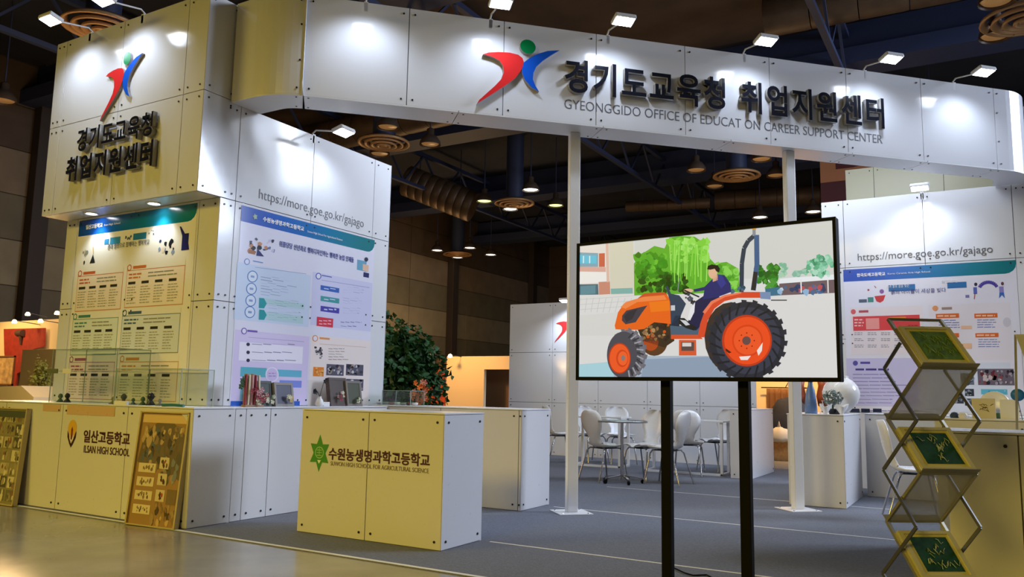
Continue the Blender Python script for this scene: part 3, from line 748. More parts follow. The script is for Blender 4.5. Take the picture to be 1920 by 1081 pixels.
# --- sign box poster on the front wall (crop 100,370 scale 2.703)
p2 = thing('poster', 'large blue-headed school poster on the front wall under the left sign box', 'poster', (0, 4.958, 0), 0)
fA = mapper((100, 370, 2.703), ('A', 4.958, 0))
pr = Print(fA); X0, X1 = -8.31, -6.41
sheet(pr, X0, X1, 1.0, 2.905, .17, '#efece6')
pr.fn = lambda u, v: (X0+u*(X1-X0), 2.905-v*1.905)   # unit sheet from here on
pr.fn2 = pr.fn
def ubox(u0, v0, u1, v1, c, L=1): pr.rect(u0, v0, u1, v1, c, L)
for (u0, v0, tint, line, dark) in ((.03, .29, '#f1e4dc', '#d98a66', '#c9653f'), (.47, .285, '#f3e6dc', '#d9906a', '#cf7440'), (.02, .53, '#dfe8e2', '#7fa79b', '#4d8a7c'), (.46, .525, '#dde4ea', '#7f93a8', '#4a6a8c'), (.02, .765, '#efe0e6', '#b98aa4', '#a0567c'), (.47, .765, '#f4e6d4', '#d9a055', '#cf8a30')):
    wd = .41 if u0 < .4 else .47
    ubox(u0, v0, u0+wd, v0+.225, line, 1); ubox(u0+.004, v0+.03, u0+wd-.004, v0+.221, tint, 2); ubox(u0+.004, v0, u0+wd, v0+.026, '#efece6', 2)
    pr.ell(u0+.02, v0+.012, .018, .018, dark, 3); pr.ell(u0+.02, v0+.012, .012, .012, '#efece6', 4); ubox(u0+.05, v0+.005, u0+.16, v0+.02, dark, 3)
    pr.lines(u0+.02, v0+.045, u0+.14, 2, .018, .008, dark, 3); pr.lines(u0+.18, v0+.045, u0+wd-.04, 2, .018, .006, '#8f8f86', 3)
    for k in range(4):
        a_ = u0+.02+k*(wd-.03)/4; ubox(a_, v0+.088, a_+.06, v0+.102, '#3b3a30', 3); pr.lines(a_-.005, v0+.115, a_+.08, 7, .014, .005, '#a5a598', 3, .4)
ubox(.25, .125, .29, .155, '#3c8bbf', 2); ubox(.30, .12, .39, .157, '#3f93c4', 2); ubox(.50, .115, .61, .15, '#2f7fb6', 2)
pr.blobs(.41, .125, .49, .145, 8, .008, ['#556277'], 2); pr.blobs(.63, .11, .70, .14, 5, .006, ['#6b7488'], 2)
pr.blobs(.06, .18, .10, .25, 6, .012, ['#3b3f36', '#c9b89a', '#8a8f85'], 2); pr.poly([(.13, .25), (.155, .2), (.18, .25)], '#2c2f33', 2); pr.stroke([(.15, .16), (.158, .2)], .006, '#c7a56a', 2)
pr.blobs(.72, .17, .86, .24, 12, .014, ['#23252f', '#e9d9cc', '#8fa0c4', '#2f3a66'], 2)
pr.poly([(.90, .235), (.90, .16), (.875, .11), (.885, .11), (.92, .15), (.95, .15), (.95, .2), (.96, .235)], '#2b2d78', 3)
pr.build('printed_sheet', PRINT, p2)
flat_text('일산고등학교', X0+.13, X0+.42, 2.80, 2.85, 'lettering', WT, p2, y=-.003, bold=.03)
flat_text('Ilsan High School', X0+.45, X0+.72, 2.803, 2.83, 'lettering', WT, p2, y=-.003)
flat_text('꿈과 열정으로 함께하는 행복학교', X0+.54, X0+1.22, 2.555, 2.61, 'lettering', mat('slate_ink', (.08, .10, .16), .5), p2, y=-.003)

# --- right wall poster (crop 1570,480 scale 3.603)
p3 = thing('poster', 'large blue-headed school poster on the right wall behind the folding rack', 'poster', (0, 11.638, 0), 0)
fC = mapper((1570, 480, 3.603), ('A', 11.638, 0))
pr = Print(fC); X0, X1 = -1.60, .40
sheet(pr, X0, X1, 1.02, 2.905, .165, '#e6e4f2')
pr.rect(85, 350, 590, 660, '#e9dfe6', 1); pr.rect(615, 330, 1190, 700, '#e6e0ea', 1); pr.rect(60, 690, 560, 1020, '#cdc8ee', 1); pr.rect(600, 720, 1190, 1060, '#d9dfee', 1)
pr.rect(105, 408, 560, 495, '#dd4a52', 2); pr.rect(192, 420, 285, 492, '#ef9c98', 3); pr.rect(345, 412, 465, 432, '#e0913f', 3)
pr.lines(115, 425, 180, 3, 20, 8, '#f7c8c8', 3, .2); pr.lines(478, 465, 550, 2, 12, 6, '#b8303a', 4, .1)
for a_ in (115, 205, 295, 385, 470):
    for b_ in (515, 555, 598): pr.lines(a_, b_, a_+65, 2, 12, 5, '#9a97a4', 2)
for a_, b_ in ((665, 390), (925, 388), (665, 522), (932, 520)):
    pr.rect(a_, b_, a_+158, b_+26, '#e06c35', 2); pr.lines(a_+10, b_+9, a_+145, 1, 9, 9, '#f5c8a8', 3, .1); pr.lines(a_+20, b_+40, a_+170, 4, 16, 5, '#7b86c0', 2, .3)
pr.rect(835, 470, 910, 490, '#ecbf9f', 3); pr.rect(800, 590, 910, 625, '#eebf9a', 3)
pr.ell(1145, 445, 26, 32, '#cfcbd8', 3)
pr.ell(108, 375, 17, 17, '#d9606a', 3); pr.rect(145, 366, 210, 380, '#b8505c', 2); pr.ell(662, 352, 20, 18, '#e39a6a', 3); pr.rect(705, 345, 775, 360, '#a08a84', 2); pr.ell(122, 722, 17, 17, '#5c55a8', 3); pr.rect(155, 712, 222, 727, '#5c55a8', 2)
pr.lines(122, 758, 365, 1, 12, 13, '#4a4590', 2, .1)
pr.lines(105, 795, 540, 9, 24, 6, '#8d88c4', 2, .5)
pr.lines(180, 1040, 560, 1, 10, 6, '#8d88c4', 2, .2)
for a_ in (90, 160, 240): pr.rect(a_, 1028, a_+60, 1055, '#26304e', 2)
pr.rect(945, 760, 1198, 872, '#6d6472', 2); pr.blobs(955, 775, 1190, 862, 46, 14, ['#2c2b38', '#9f97a4', '#6b3038', '#c9b9ba', '#4c4656', '#8a4a50'], 3)
pr.rect(830, 790, 925, 868, '#667081', 2); pr.blobs(838, 800, 918, 860, 16, 12, ['#39414f', '#8c95a5'], 3)
pr.rect(970, 897, 1150, 935, '#5fb4cf', 2); pr.blobs(985, 905, 1135, 925, 6, 9, ['#9fd4e4', '#3f94b0'], 3)
for a_, b_ in ((860, 895), (790, 945), (860, 960)): pr.rect(a_, b_, a_+65, b_+50, '#3a3f4a', 2); pr.blobs(a_+8, b_+8, a_+57, b_+42, 10, 9, ['#1f2329', '#8a909b', '#58606c'], 3)
# little drawings
pr.poly([(250, 270), (325, 262), (312, 300), (290, 314), (265, 305)], '#cf4350', 2); pr.ell(300, 238, 15, 15, '#8a5fa8', 2); pr.rect(205, 278, 245, 310, '#4a8f8a', 2); pr.rect(145, 292, 200, 312, '#55657f', 2)
pr.ell(210, 228, 7, 7, '#a84a5c', 2); pr.stroke([(250, 200), (262, 215)], 5, '#9a4a5c', 2)
arc = [(1020+62*math.cos(math.radians(t)), 225-50*math.sin(math.radians(t))) for t in range(20, 165, 12)]
pr.stroke(arc, 22, '#5348a8', 2); pr.ell(935, 190, 11, 12, '#3a3550', 2); pr.rect(918, 210, 945, 255, '#5a6ac0', 2); pr.stroke([(930, 250), (925, 290)], 7, '#a86a6a', 2)
pr.ell(1115, 185, 10, 12, '#6a4550', 3); pr.rect(1092, 205, 1125, 245, '#8f86c8', 2); pr.poly([(1095, 245), (1125, 245), (1132, 285), (1112, 262), (1092, 285)], '#3f6fc0', 2); pr.rect(865, 262, 892, 280, '#7f7fb5', 2)
pr.rect(345, 196, 527, 232, '#2f72b0', 2); pr.rect(742, 178, 874, 212, '#2f72b0', 2)
pr.build('printed_sheet', PRINT, p3)
flat_text('한국도예고등학교', X0+.17, X0+.52, 2.795, 2.845, 'lettering', WT, p3, y=-.003, bold=.03)
flat_text('Korea Ceramic Arts High School', X0+.55, X0+1.05, 2.80, 2.828, 'lettering', WT, p3, y=-.003)
flat_text('흙과 불로 꿈을 빚는', X0+.53, X0+.80, 2.625, 2.675, 'lettering', WT, p3, y=-.003)
flat_text('흙의 아이들이 세상을 빚다', X0+.58, X0+1.22, 2.54, 2.60, 'lettering', BL, p3, y=-.003)
flat_text('학교소개', X0+1.17, X0+1.35, 2.655, 2.70, 'lettering', WT, p3, y=-.003)
u2 = thing('web_address', 'grey web address lettering on the right wall', 'lettering', (0, 11.638, 0), 0)
flat_text('https://more.goe.go.kr/gajago', -1.41, .16, 2.985, 3.115, 'lettering', GREY_INK, u2, bold=-.004)

# ================================================================ TELEVISION
TVC = Vector((-1.175, 3.73, 1.586)); TVA = -.078; TW, TH = 1.299, .715
tv = thing('television', 'large flat television on two black legs showing a boy on an orange tractor', 'television', (TVC.x, TVC.y, 0), TVA)
zc = TVC.z
MB().box(-TW/2, TW/2, .004, .045, zc-TH/2, zc+TH/2, bev=.004).box(-.45, .45, .045, .09, zc-.25, zc+.22, bev=.01).build('housing', BLACK, tv)
bz = .014
fr = MB()
for (a0, a1, b0, b1) in ((-TW/2, TW/2, TH/2-bz, TH/2), (-TW/2, TW/2, -TH/2, -TH/2+bz+.004), (-TW/2, -TW/2+bz, -TH/2+bz, TH/2-bz), (TW/2-bz, TW/2, -TH/2+bz, TH/2-bz)):
    fr.box(a0, a1, -.012, .004, zc+b0, zc+b1)
fr.build('bezel', BLACK, tv)
for k, s in enumerate((-.181, .205)):
    MB().box(s-.025, s+.025, .05, .09, .02, zc-.1, bev=.003).build('leg', BLACK, tv)
MB().box(-.35, .4, .04, .10, 0, .04, bev=.006).box(-.35, -.29, -.3, .35, 0, .04, bev=.006).box(.34, .4, -.3, .35, 0, .04, bev=.006).build('base_frame', BLACK, tv)
# the picture on the screen
ex = Vector((math.cos(TVA), math.sin(TVA), 0)); en = Vector((-math.sin(TVA), math.cos(TVA), 0))
def fT(a_, b_):
    p = UP(1070+a_/3.179, 390+b_/3.179, en, en.dot(TVC)); d = p-TVC
    x = max(-TW/2+bz, min(TW/2-bz, d.dot(ex))); z = max(-TH/2+bz, min(TH/2-bz, d.z)); return (x, zc+z)
pr = Print(fT, .0005)
G = pr
G.fn = lambda a_, b_: (a_, zc+b_)
x_, z_ = TW/2-bz, TH/2-bz
G.poly([(-x_, -z_), (x_, -z_), (x_, z_), (-x_, z_)], '#dcdcda', 0)
G.fn = fT
G.poly([(380, 150), (1580, 40), (1580, 420), (380, 420)], '#d3d4d0', 1)
G.poly([(45, 520), (600, 500), (1600, 500), (1610, 1030), (45, 1030)], '#dcdbd9', 2)
G.poly([(45, 640), (500, 600), (500, 760), (45, 760)], '#d6d6d2', 3)
G.poly([(45, 940), (460, 880), (820, 880), (1000, 1030), (45, 1030)], '#a9b9c9', 3)
G.poly([(45, 1000), (45, 930), (240, 915), (260, 1030), (45, 1030)], '#a9d2dc', 4)
G.poly([(440, 900), (820, 885), (960, 1030), (420, 1030)], '#8e9fb5', 4)
# building
G.poly([(45, 212), (230, 205), (240, 515), (45, 520)], '#e3dcd6', 3); G.poly([(225, 208), (375, 195), (380, 512), (232, 515)], '#d3d0bc', 3)
G.poly([(45, 265), (165, 268), (165, 350), (45, 350)], '#7fa6b8', 4); G.poly([(50, 280), (155, 283), (155, 330), (50, 330)], '#5fc0dc', 5)
for a_ in (75, 112): G.rect(a_, 285, a_+6, 328, '#e8eef0', 6)
G.poly([(45, 350), (210, 352), (210, 380), (45, 378)], '#d9a99d', 4); G.poly([(170, 270), (205, 268), (205, 350), (170, 350)], '#c8604a', 5)
G.poly([(45, 380), (215, 382), (215, 440), (45, 450)], '#eceae6', 4); G.poly([(45, 455), (165, 452), (168, 515), (45, 518)], '#4a6a78', 5); G.poly([(168, 440), (235, 436), (238, 512), (170, 516)], '#c88a76', 5); G.rect(60, 465, 150, 510, '#5d8a98', 6)
G.poly([(240, 480), (370, 475), (372, 508), (242, 512)], '#7fb0aa', 5); G.poly([(210, 212), (226, 210), (232, 440), (216, 442)], '#dcb8a6', 5)
# fence scribbles
for k in range(9): G.stroke([(60+k*38, 535), (50+k*36, 620)], 3, '#bfc2c0', 4)
for b_ in (545, 575, 605): G.stroke([(50, b_), (400, b_-25)], 3, '#c3c6c4', 4)
# trees
gr = ['#3f8a1f', '#57a82a', '#6fc234', '#2f6d1c', '#85d444']
G.poly([(378, 330), (430, 270), (500, 225), (560, 240), (590, 175), (660, 165), (740, 170), (800, 210), (830, 300), (860, 330), (930, 320), (1000, 360), (1010, 500), (380, 520)], '#5fae30', 4)
G.blobs(395, 280, 560, 400, 60, 28, ['#3f8f1f', '#54a92a', '#2f7518', '#6abf34'], 5)
G.blobs(385, 400, 700, 500, 60, 24, ['#1f4d14', '#2c6a1a', '#17390f', '#3a8020'], 5)
G.blobs(580, 190, 820, 320, 70, 24, ['#7fd040', '#93dd55', '#63b82f', '#a8e872'], 5)
for k in range(26):
    a_ = random.uniform(590, 820); G.stroke([(a_, random.uniform(190, 260)), (a_+random.uniform(-14, 14), random.uniform(360, 460))], 6, random.choice(['#8ad84a', '#6cc035', '#a4e565']), 6)
G.blobs(880, 340, 990, 470, 40, 22, ['#6cba3c', '#8ad456', '#4b9a2a'], 5)
G.blobs(1120, 345, 1235, 475, 55, 22, ['#2f7a26', '#4c9a3a', '#236020'], 5); G.blobs(1245, 330, 1300, 410, 18, 16, ['#7fb89a', '#a8cfb5'], 5)
G.blobs(1400, 290, 1560, 400, 60, 20, ['#5fae84', '#8accaa', '#3f9068', '#a9dcc4'], 5); G.blobs(1330, 370, 1410, 400, 12, 14, ['#9cc8b0', '#86b8a4'], 5)
# parked cars and shed
G.poly([(1250, 420), (1580, 395), (1582, 425), (1240, 450)], '#e9edf0', 5); G.poly([(1245, 450), (1578, 425), (1580, 505), (1240, 520)], '#6d5a62', 5)
G.blobs(1250, 465, 1520, 508, 26, 20, ['#8fb4d4', '#c3d8e8', '#4a6a92', '#2f3f66', '#b8505a'], 6, 6)
for a_ in (1370, 1530): G.rect(a_, 425, a_+10, 505, '#e8e4e4', 7)
G.poly([(1160, 480), (1245, 470), (1245, 520), (1165, 525)], '#3a6f8c', 6)
G.poly([(1195, 545), (1290, 545), (1290, 552), (1195, 552)], '#4a4a52', 6)
# tractor: rear far wheel, chassis
G.ell(500, 800, 78, 80, '#5a3a24', 6); G.ell(480, 800, 45, 50, '#b0481f', 7)
G.poly([(400, 720), (470, 660), (600, 640), (620, 790), (560, 830), (430, 790)], '#3a2c24', 7); G.blobs(440, 680, 590, 790, 40, 14, ['#6a4a30', '#8a6a48', '#2a2220', '#b08a5c', '#c8551d'], 8)
# roll bar
G.stroke([(1020, 500), (1022, 330), (1035, 240), (1060, 195), (1095, 165)], 26, '#2a3a4f', 7); G.stroke([(1110, 160), (1112, 340), (1090, 490)], 30, '#3f5f8c', 8); G.stroke([(1104, 380), (1090, 490)], 26, '#26262c', 9)
G.ell(1095, 120, 14, 12, '#d99a2c', 8); G.rect(1085, 128, 1105, 165, '#8a8f9a', 8)
# body orange
G.poly([(265, 700), (285, 620), (320, 570), (400, 540), (450, 515), (575, 510), (600, 560), (600, 690), (500, 680), (440, 720), (400, 725), (330, 725), (270, 722)], '#e8651f', 9)
G.poly([(300, 590), (330, 560), (430, 530), (560, 520), (575, 545), (400, 560), (330, 600)], '#f0874a', 10); G.poly([(400, 540), (440, 508), (560, 500), (575, 515), (450, 525)], '#c9522a', 10)
G.poly([(310, 640), (335, 610), (460, 580), (430, 620), (390, 680), (330, 692), (308, 670)], '#3f3a48', 10); G.poly([(320, 645), (345, 618), (400, 600), (370, 660), (335, 680)], '#2c2a38', 11)
G.poly([(470, 560), (590, 550), (595, 610), (480, 620)], '#f07a20', 10)
# dash and cab floor
G.poly([(570, 470), (580, 460), (600, 510), (650, 520), (690, 570), (660, 640), (640, 700), (600, 700), (595, 560)], '#2f4058', 11); G.rect(600, 580, 625, 610, '#c8ccd0', 12)
G.poly([(595, 700), (770, 700), (770, 760), (600, 762)], '#4a6076', 10); G.poly([(600, 755), (770, 755), (790, 780), (600, 780)], '#d8542a', 11); G.poly([(600, 700), (625, 640), (660, 640), (650, 705)], '#222838', 11)
G.poly([(648, 785), (750, 785), (752, 878), (648, 878)], '#d85a34', 10); G.poly([(662, 798), (738, 798), (738, 850), (662, 850)], '#5a4a48', 11); G.poly([(668, 802), (722, 802), (722, 824), (668, 824)], '#d9d4cf', 12)
G.stroke([(640, 500), (650, 420)], 5, '#8a8f90', 10)
# fender
G.poly([(760, 770), (775, 690), (800, 620), (850, 560), (920, 520), (1020, 500), (1130, 500), (1190, 508), (1190, 545), (1130, 535), (1000, 535), (920, 555), (860, 600), (820, 670), (800, 770)], '#d84a2c', 14)
G.poly([(790, 620), (840, 555), (920, 518), (1020, 500), (1020, 510), (925, 530), (850, 570), (805, 630)], '#ee7a58', 15); G.poly([(1130, 500), (1195, 500), (1195, 545), (1135, 540)], '#7a8fb5', 15)
# boy
G.poly([(740, 560), (800, 520), (870, 510), (900, 540), (830, 580), (780, 700), (750, 730), (690, 700), (720, 640)], '#1c1f4a', 12)
G.poly([(830, 440), (880, 395), (920, 400), (955, 450), (960, 500), (880, 530), (790, 545), (800, 490), (740, 500), (735, 485), (800, 470)], '#25286a', 13)
G.poly([(880, 395), (905, 400), (930, 450), (900, 480), (870, 430)], '#32368a', 14)
G.ell(850, 385, 27, 36, '#e5b795', 14); G.poly([(850, 405), (880, 400), (880, 430), (850, 440)], '#d9a585', 14)
G.poly([(816, 365), (822, 345), (845, 336), (880, 342), (893, 362), (888, 385), (872, 378), (862, 362), (835, 368)], '#15141a', 15)
G.ell(705, 492, 28, 12, '#e0b898', 14); G.stroke([(680, 490), (770, 530)], 9, '#202028', 15); G.blobs(680, 500, 750, 570, 14, 10, ['#22252f', '#4a505f'], 12)
G.poly([(715, 600), (745, 560), (740, 620), (715, 670), (700, 660)], '#e6e6ea', 13)
G.poly([(645, 655), (680, 655), (720, 690), (755, 710), (740, 730), (690, 715), (650, 690)], '#1a1c24', 14); G.poly([(655, 665), (690, 670), (715, 695), (690, 700)], '#cdd2d8', 15)
G.blobs(960, 470, 1040, 500, 8, 14, ['#2f4a5f', '#49687c'], 12)
# rear wheel
def wheel(cx, cy, rx, ry, rim, lugs, L, tyre='#262a38', sx=0):
    n = lugs
    for k in range(n):
        t = 2*math.pi*k/n; c, s = math.cos(t), math.sin(t); c2, s2 = math.cos(t+.13), math.sin(t+.13)
        G.poly([(cx+rx*.88*c, cy+ry*.88*s), (cx+rx*1.08*c, cy+ry*1.06*s), (cx+rx*1.06*c2, cy+ry*1.04*s2), (cx+rx*.88*c2*1.0, cy+ry*.88*s2)], '#2a2d3a', L)
    G.ell(cx, cy, rx, ry, tyre, L+1, 40); G.ell(cx+6, cy, rx*.86, ry*.86, '#353a4c', L+2, 40)
    for k in range(n):
        t = 2*math.pi*k/n; G.stroke([(cx+rx*.70*math.cos(t), cy+ry*.70*math.sin(t)), (cx+rx*.97*math.cos(t+.22), cy+ry*.97*math.sin(t+.22))], rx*.05, '#1b1e29', L+3)
    G.ell(cx+sx, cy, rx*rim, ry*rim, '#c23a1c', L+4, 36); G.ell(cx+sx+2, cy, rx*rim*.92, ry*rim*.92, '#ee4e22', L+5, 36); G.ell(cx+sx+4, cy, rx*rim*.62, ry*rim*.62, '#d8421c', L+6, 30); G.ell(cx+sx+4, cy, rx*rim*.55, ry*rim*.55, '#f0582a', L+7, 30)
    G.ell(cx+sx-2, cy, rx*rim*.17, ry*rim*.17, '#6a4a4a', L+8)
    for k in range(8): G.ell(cx+sx+rx*rim*.3*math.cos(k*.785), cy+ry*rim*.3*math.sin(k*.785), rx*.02, ry*.02, '#8a2a16', L+9, 8)
G.ell(960, 770, 160, 210, '#3a2f2c', 11)
wheel(1055, 790, 225, 232, .66, 22, 16)
G.poly([(1115, 850), (1150, 800), (1145, 850), (1125, 880)], '#f2e6e0', 26); G.poly([(1010, 885), (1080, 880), (1060, 905), (1020, 905)], '#f2e6e0', 26); G.poly([(930, 835), (965, 860), (950, 865), (930, 850)], '#4a1c14', 26)
# front wheel
for k in range(16):
    t = 2*math.pi*k/16; G.poly([(345+95*math.cos(t), 870+140*math.sin(t)), (345+118*math.cos(t+.02), 870+158*math.sin(t+.02)), (345+112*math.cos(t+.2), 870+152*math.sin(t+.2)), (345+92*math.cos(t+.2), 870+140*math.sin(t+.2))], '#6a6a72', 12)
G.ell(345, 870, 105, 146, '#6f6e78', 13, 36); G.ell(320, 875, 100, 140, '#4a4a55', 14, 36)
for k in range(14):
    t = -1.3+k*.2; G.stroke([(330+70*math.cos(t), 870+100*math.sin(t)), (340+100*math.cos(t+.12), 870+138*math.sin(t+.12))], 9, '#9a9aa2' if k % 2 else '#34343e', 15)
G.ell(296, 895, 66, 92, '#b8381c', 16, 32); G.ell(297, 895, 60, 85, '#ee5a28', 17, 32); G.ell(312, 895, 36, 52, '#d0431e', 18); G.ell(316, 895, 29, 42, '#f0622f', 19); G.ell(318, 893, 12, 16, '#8a7a76', 20)
G.build('screen_picture', SCREEN, tv)
cb = MB(); pts = [Z(x, y, .012) for x, y in ((1252, 1058), (1268, 1066), (1285, 1074), (1300, 1078), (1325, 1077), (1340, 1085))]
cb.tube(pts, .005, 6); tag(cb.build('power_cable', BLACK), 'thin black cable lying on the carpet between the television legs', 'cable')

# ================================================================ FOLDING BROCHURE RACK
Ax, Bx = .60, .93
re_ = Vector((math.cos(Ax), math.sin(Ax), 0)); rn = Vector((math.sin(Bx), -math.cos(Bx), 0))
RO = Vector((-.371, 4.053, 1.524)); LV = Vector((-.010, -.001, -.226)); RW = .25; RD = .175
rack = thing('brochure_rack', 'zigzag folding metal brochure rack with slanted trays at the right', 'rack', (-.30, 4.0, 0.006))
base = Vector(rack.location)
def RP(i, s, front, ext=0): return RO + LV*i + re_*(RW*s) + (rn*RD if front else Vector()) - base + re_*ext
NL = 6
for i in range(NL):
    fr0, fr1 = (i % 2 == 1), (i % 2 == 0)
    a, b = RP(i, 0, fr0), RP(i, 1, fr0); c, d = RP(i+1, 1, fr1), RP(i+1, 0, fr1)
    MB().bar(a, d, .016, .012).bar(b, c, .016, .012).bar(a, b, .012, .012).build('tray_frame', BRASS, rack)
    lo0, lo1 = d, c
    nn = (b-a).cross(d-a).normalized()
    if nn.z < 0: nn = -nn
    MB().add([lo0-re_*.004, lo1+re_*.004, lo1+re_*.004+nn*.035, lo0-re_*.004+nn*.035, lo0-re_*.004+nn*.035+(a-d).normalized()*.004, lo1+re_*.004+nn*.035+(a-d).normalized()*.004, lo1+(a-d).normalized()*.004, lo0+(a-d).normalized()*.004], [(0, 1, 2, 3), (3, 2, 5, 4), (4, 5, 6, 7), (0, 3, 4, 7), (1, 6, 5, 2), (7, 6, 1, 0)]).build('tray_lip', BRASS, rack)
    MB().add([a+nn*-.003, b+nn*-.003, c+nn*-.003, d+nn*-.003, a, b, c, d], [(0, 3, 2, 1), (4, 5, 6, 7), (0, 1, 5, 4), (1, 2, 6, 5), (2, 3, 7, 6), (3, 0, 4, 7)]).build('tray_sheet', ACRYL if i % 2 == 0 else FROST, rack)
# crossing scissor bars, wider than the trays, opposite phase
for s in (0, 1):
    e = -.018 if s == 0 else .018
    for i in range(NL):
        f0, f1 = (i % 2 == 0), (i % 2 == 1)
        p = RP(i, s, f0, e); q = RP(i+1, s, f1, e)
        if i == 0: p = (p+q)/2
        MB().bar(p, q, .008, .014).build('scissor_bar', RACKM, rack)
MB().box(-.2, .25, -.2, .16, 0, .02, bev=.004).build('base_plate', RACKM, rack)
# framed cards lying on the trays
FR = mat('card_frame', (.54, .51, .30), .3, .2); 
for n, i in enumerate((0, 2, 4)):
    a, b = RP(i, 0, False), RP(i, 1, False); d = RP(i+1, 0, True)
    u = (b-a); v = (d-a); nn = u.cross(v).normalized()
    if nn.z < 0: nn = -nn
    r = thing('framed_card', ['framed green leaf card on the top tray of the folding rack', 'framed dark green chalk-lettered card on the middle tray of the rack', 'framed dark green chalk-lettered card on the lowest tray in view'][n], 'card', base+a+v*.5, 0, 'framed cards on the folding rack')
    o = -(v*.5)
    def Q(x, y, h): return o+u*x+v*y+nn*h
    def slab(x0, x1, y0, y1, h0, h1, nm, m_):
        vs = [Q(x, y, h) for h in (h0, h1) for y in (y0, y1) for x in (x0, x1)]
        return MB().add(vs, [(0, 2, 3, 1), (4, 5, 7, 6), (0, 1, 5, 4), (2, 6, 7, 3), (0, 4, 6, 2), (1, 3, 7, 5)]).build(nm, m_, r)
    slab(.06, .98, .22, .965, .004, .014, 'mount_board', mat('pale_mount', (.50, .47, .22), .5))
    for (x0, x1, y0, y1) in ((.04, .12, .2, .975), (.92, 1.0, .2, .975), (.12, .92, .2, .25), (.12, .92, .92, .975)): slab(x0, x1, y0, y1, .004, .020, 'frame_rail', FR)
    slab(.19, .86, .30, .86, .014, .016, 'picture', mat('card_green' if n == 0 else 'card_dark', (.08, .16, .03) if n == 0 else (.01, .055, .03), .35, noise=.35, nscale=40))
    sc = MB()
    for k in range(22 if n == 0 else 16):
        x, y = random.uniform(.25, .78), random.uniform(.36, .80); hgt = .0165
        pts = [Q(x+.03*q*random.uniform(.6, 1.3), y+.05*math.sin(q*1.7+k), hgt) for q in range(4)]
        sc.tube(pts, .0012, 4)
    sc.build('chalk_strokes', mat('chalk_green' if n == 0 else 'chalk_pale', (.16, .26, .06) if n == 0 else (.45, .5, .35), .7), r)

# ================================================================ LEANING PHOTO BOARDS
def board(label, BLp, BRp, TLp, TRp, paint, t=.03):
    o = (Vector(BLp)+Vector(BRp))/2; r = thing('photo_board', label, 'board', o, 0, 'photo boards leaning on the aisle counter')
    c = [Vector(p)-o for p in (BLp, BRp, TRp, TLp)]; c[2] = c[3]+c[1]-c[0]; n = (c[1]-c[0]).cross(c[3]-c[0]).normalized()
    if n.y > 0: n = -n
    MB().add(c+[p-n*t for p in c], [(0, 1, 2, 3), (7, 6, 5, 4), (0, 4, 5, 1), (1, 5, 6, 2), (2, 6, 7, 3), (3, 7, 4, 0)]).build('backing', mat('board_frame', (.50, .40, .20), .4), r)
    def fq(u, v):
        return c[0]*(1-u)*(1-v)+c[1]*u*(1-v)+c[2]*u*v+c[3]*(1-u)*v
    pr_ = Print(lambda a_, b_: (a_, b_), .0006); paint(pr_)
    # map the layered inks on the slanted board
    pr_.v = [tuple(fq(x, z)+n*(.001-y)) for x, y, z in pr_.v]
    pr_.build('photo_print', PRINTM, r)
    for (u0, v0, u1, v1) in ((0, 0, 1, .012), (0, .988, 1, 1), (0, 0, .03, 1), (.97, 0, 1, 1)):
        q = [fq(u0, v0), fq(u1, v0), fq(u1, v1), fq(u0, v1)]
        MB().add([p+n*.0 for p in q]+[p+n*.018 for p in q], [(0, 3, 2, 1), (4, 5, 6, 7), (0, 1, 5, 4), (1, 2, 6, 5), (2, 3, 7, 6), (3, 0, 4, 7)]).build('frame_rail', mat('board_frame', (.5, .4, .2), .4), r)
def paint2(p):
    p.rect(0, 0, 1, 1, '#a07c4c', 0); p.rect(.05, .9, .95, .97, '#d8b98a', 1)
    p.poly([(.05, .55), (.12, .80), (.35, .9), (.7, .9), (.95, .8), (.97, .4), (.6, .5), (.3, .48)], '#6a5a44', 1)
    p.blobs(.1, .5, .92, .86, 60, .05, ['#4a4030', '#8a7458', '#b59a72', '#6f5f4a', '#59606a'], 2)
    p.blobs(.1, .78, .9, .84, 16, .03, ['#2f2a22', '#c8ac80'], 3); p.blobs(.55, .4, .95, .62, 20, .05, ['#7a7f86', '#9a8f80', '#5a5448'], 3)
    for k in range(4):
        p.rect(.10, .10+k*.12, .45, .18+k*.12, '#d9c9a8', 4); p.blobs(.15, .12+k*.12, .4, .16+k*.12, 10, .018, ['#5a4a36', '#8a7250'], 5)
    for k in range(3): p.rect(.52, .22+k*.14, .70, .32+k*.14, '#cfc0a0', 4); p.blobs(.55, .24+k*.14, .67, .3+k*.14, 8, .02, ['#6a5036', '#a8452c', '#3a2f22'], 5)
    p.rect(.74, .2, .93, .33, '#7a6440', 4); p.blobs(.5, .03, .95, .2, 34, .035, ['#8a6c42', '#c8a878', '#4f402a', '#a58a60'], 3)
def paint1(p):
    p.rect(0, 0, 1, 1, '#8a8258', 0)
    for i in range(3):
        for j in range(7):
            u, v = .06+i*.31, .04+j*.135; p.rect(u, v, u+.27, v+.115, random.choice(['#b5a980', '#6f6848', '#93875e', '#d0c5a0', '#54503a']), 1)
            p.blobs(u+.04, v+.02, u+.23, v+.095, 7, .04, ['#4a4630', '#a0946a', '#7d7450', '#d5cba5', '#8a5a3c'], 2)
    p.rect(.06, .9, .94, .97, '#4f5548', 3)
board('tall framed photo board leaning at the right end of the aisle counter', Z(236, 981, .004), Z(329, 993, .004), YP(267, 770, 4.488), YP(361, 774, 4.488), paint2)
a = Z(26, 949, .004); tr = YP(60, 766, 4.488)
board('framed photo collage board leaning on the aisle counter at the left edge', (a.x-.55, a.y-.0, a.z), a, (tr.x-.60, tr.y, tr.z), tr, paint1)

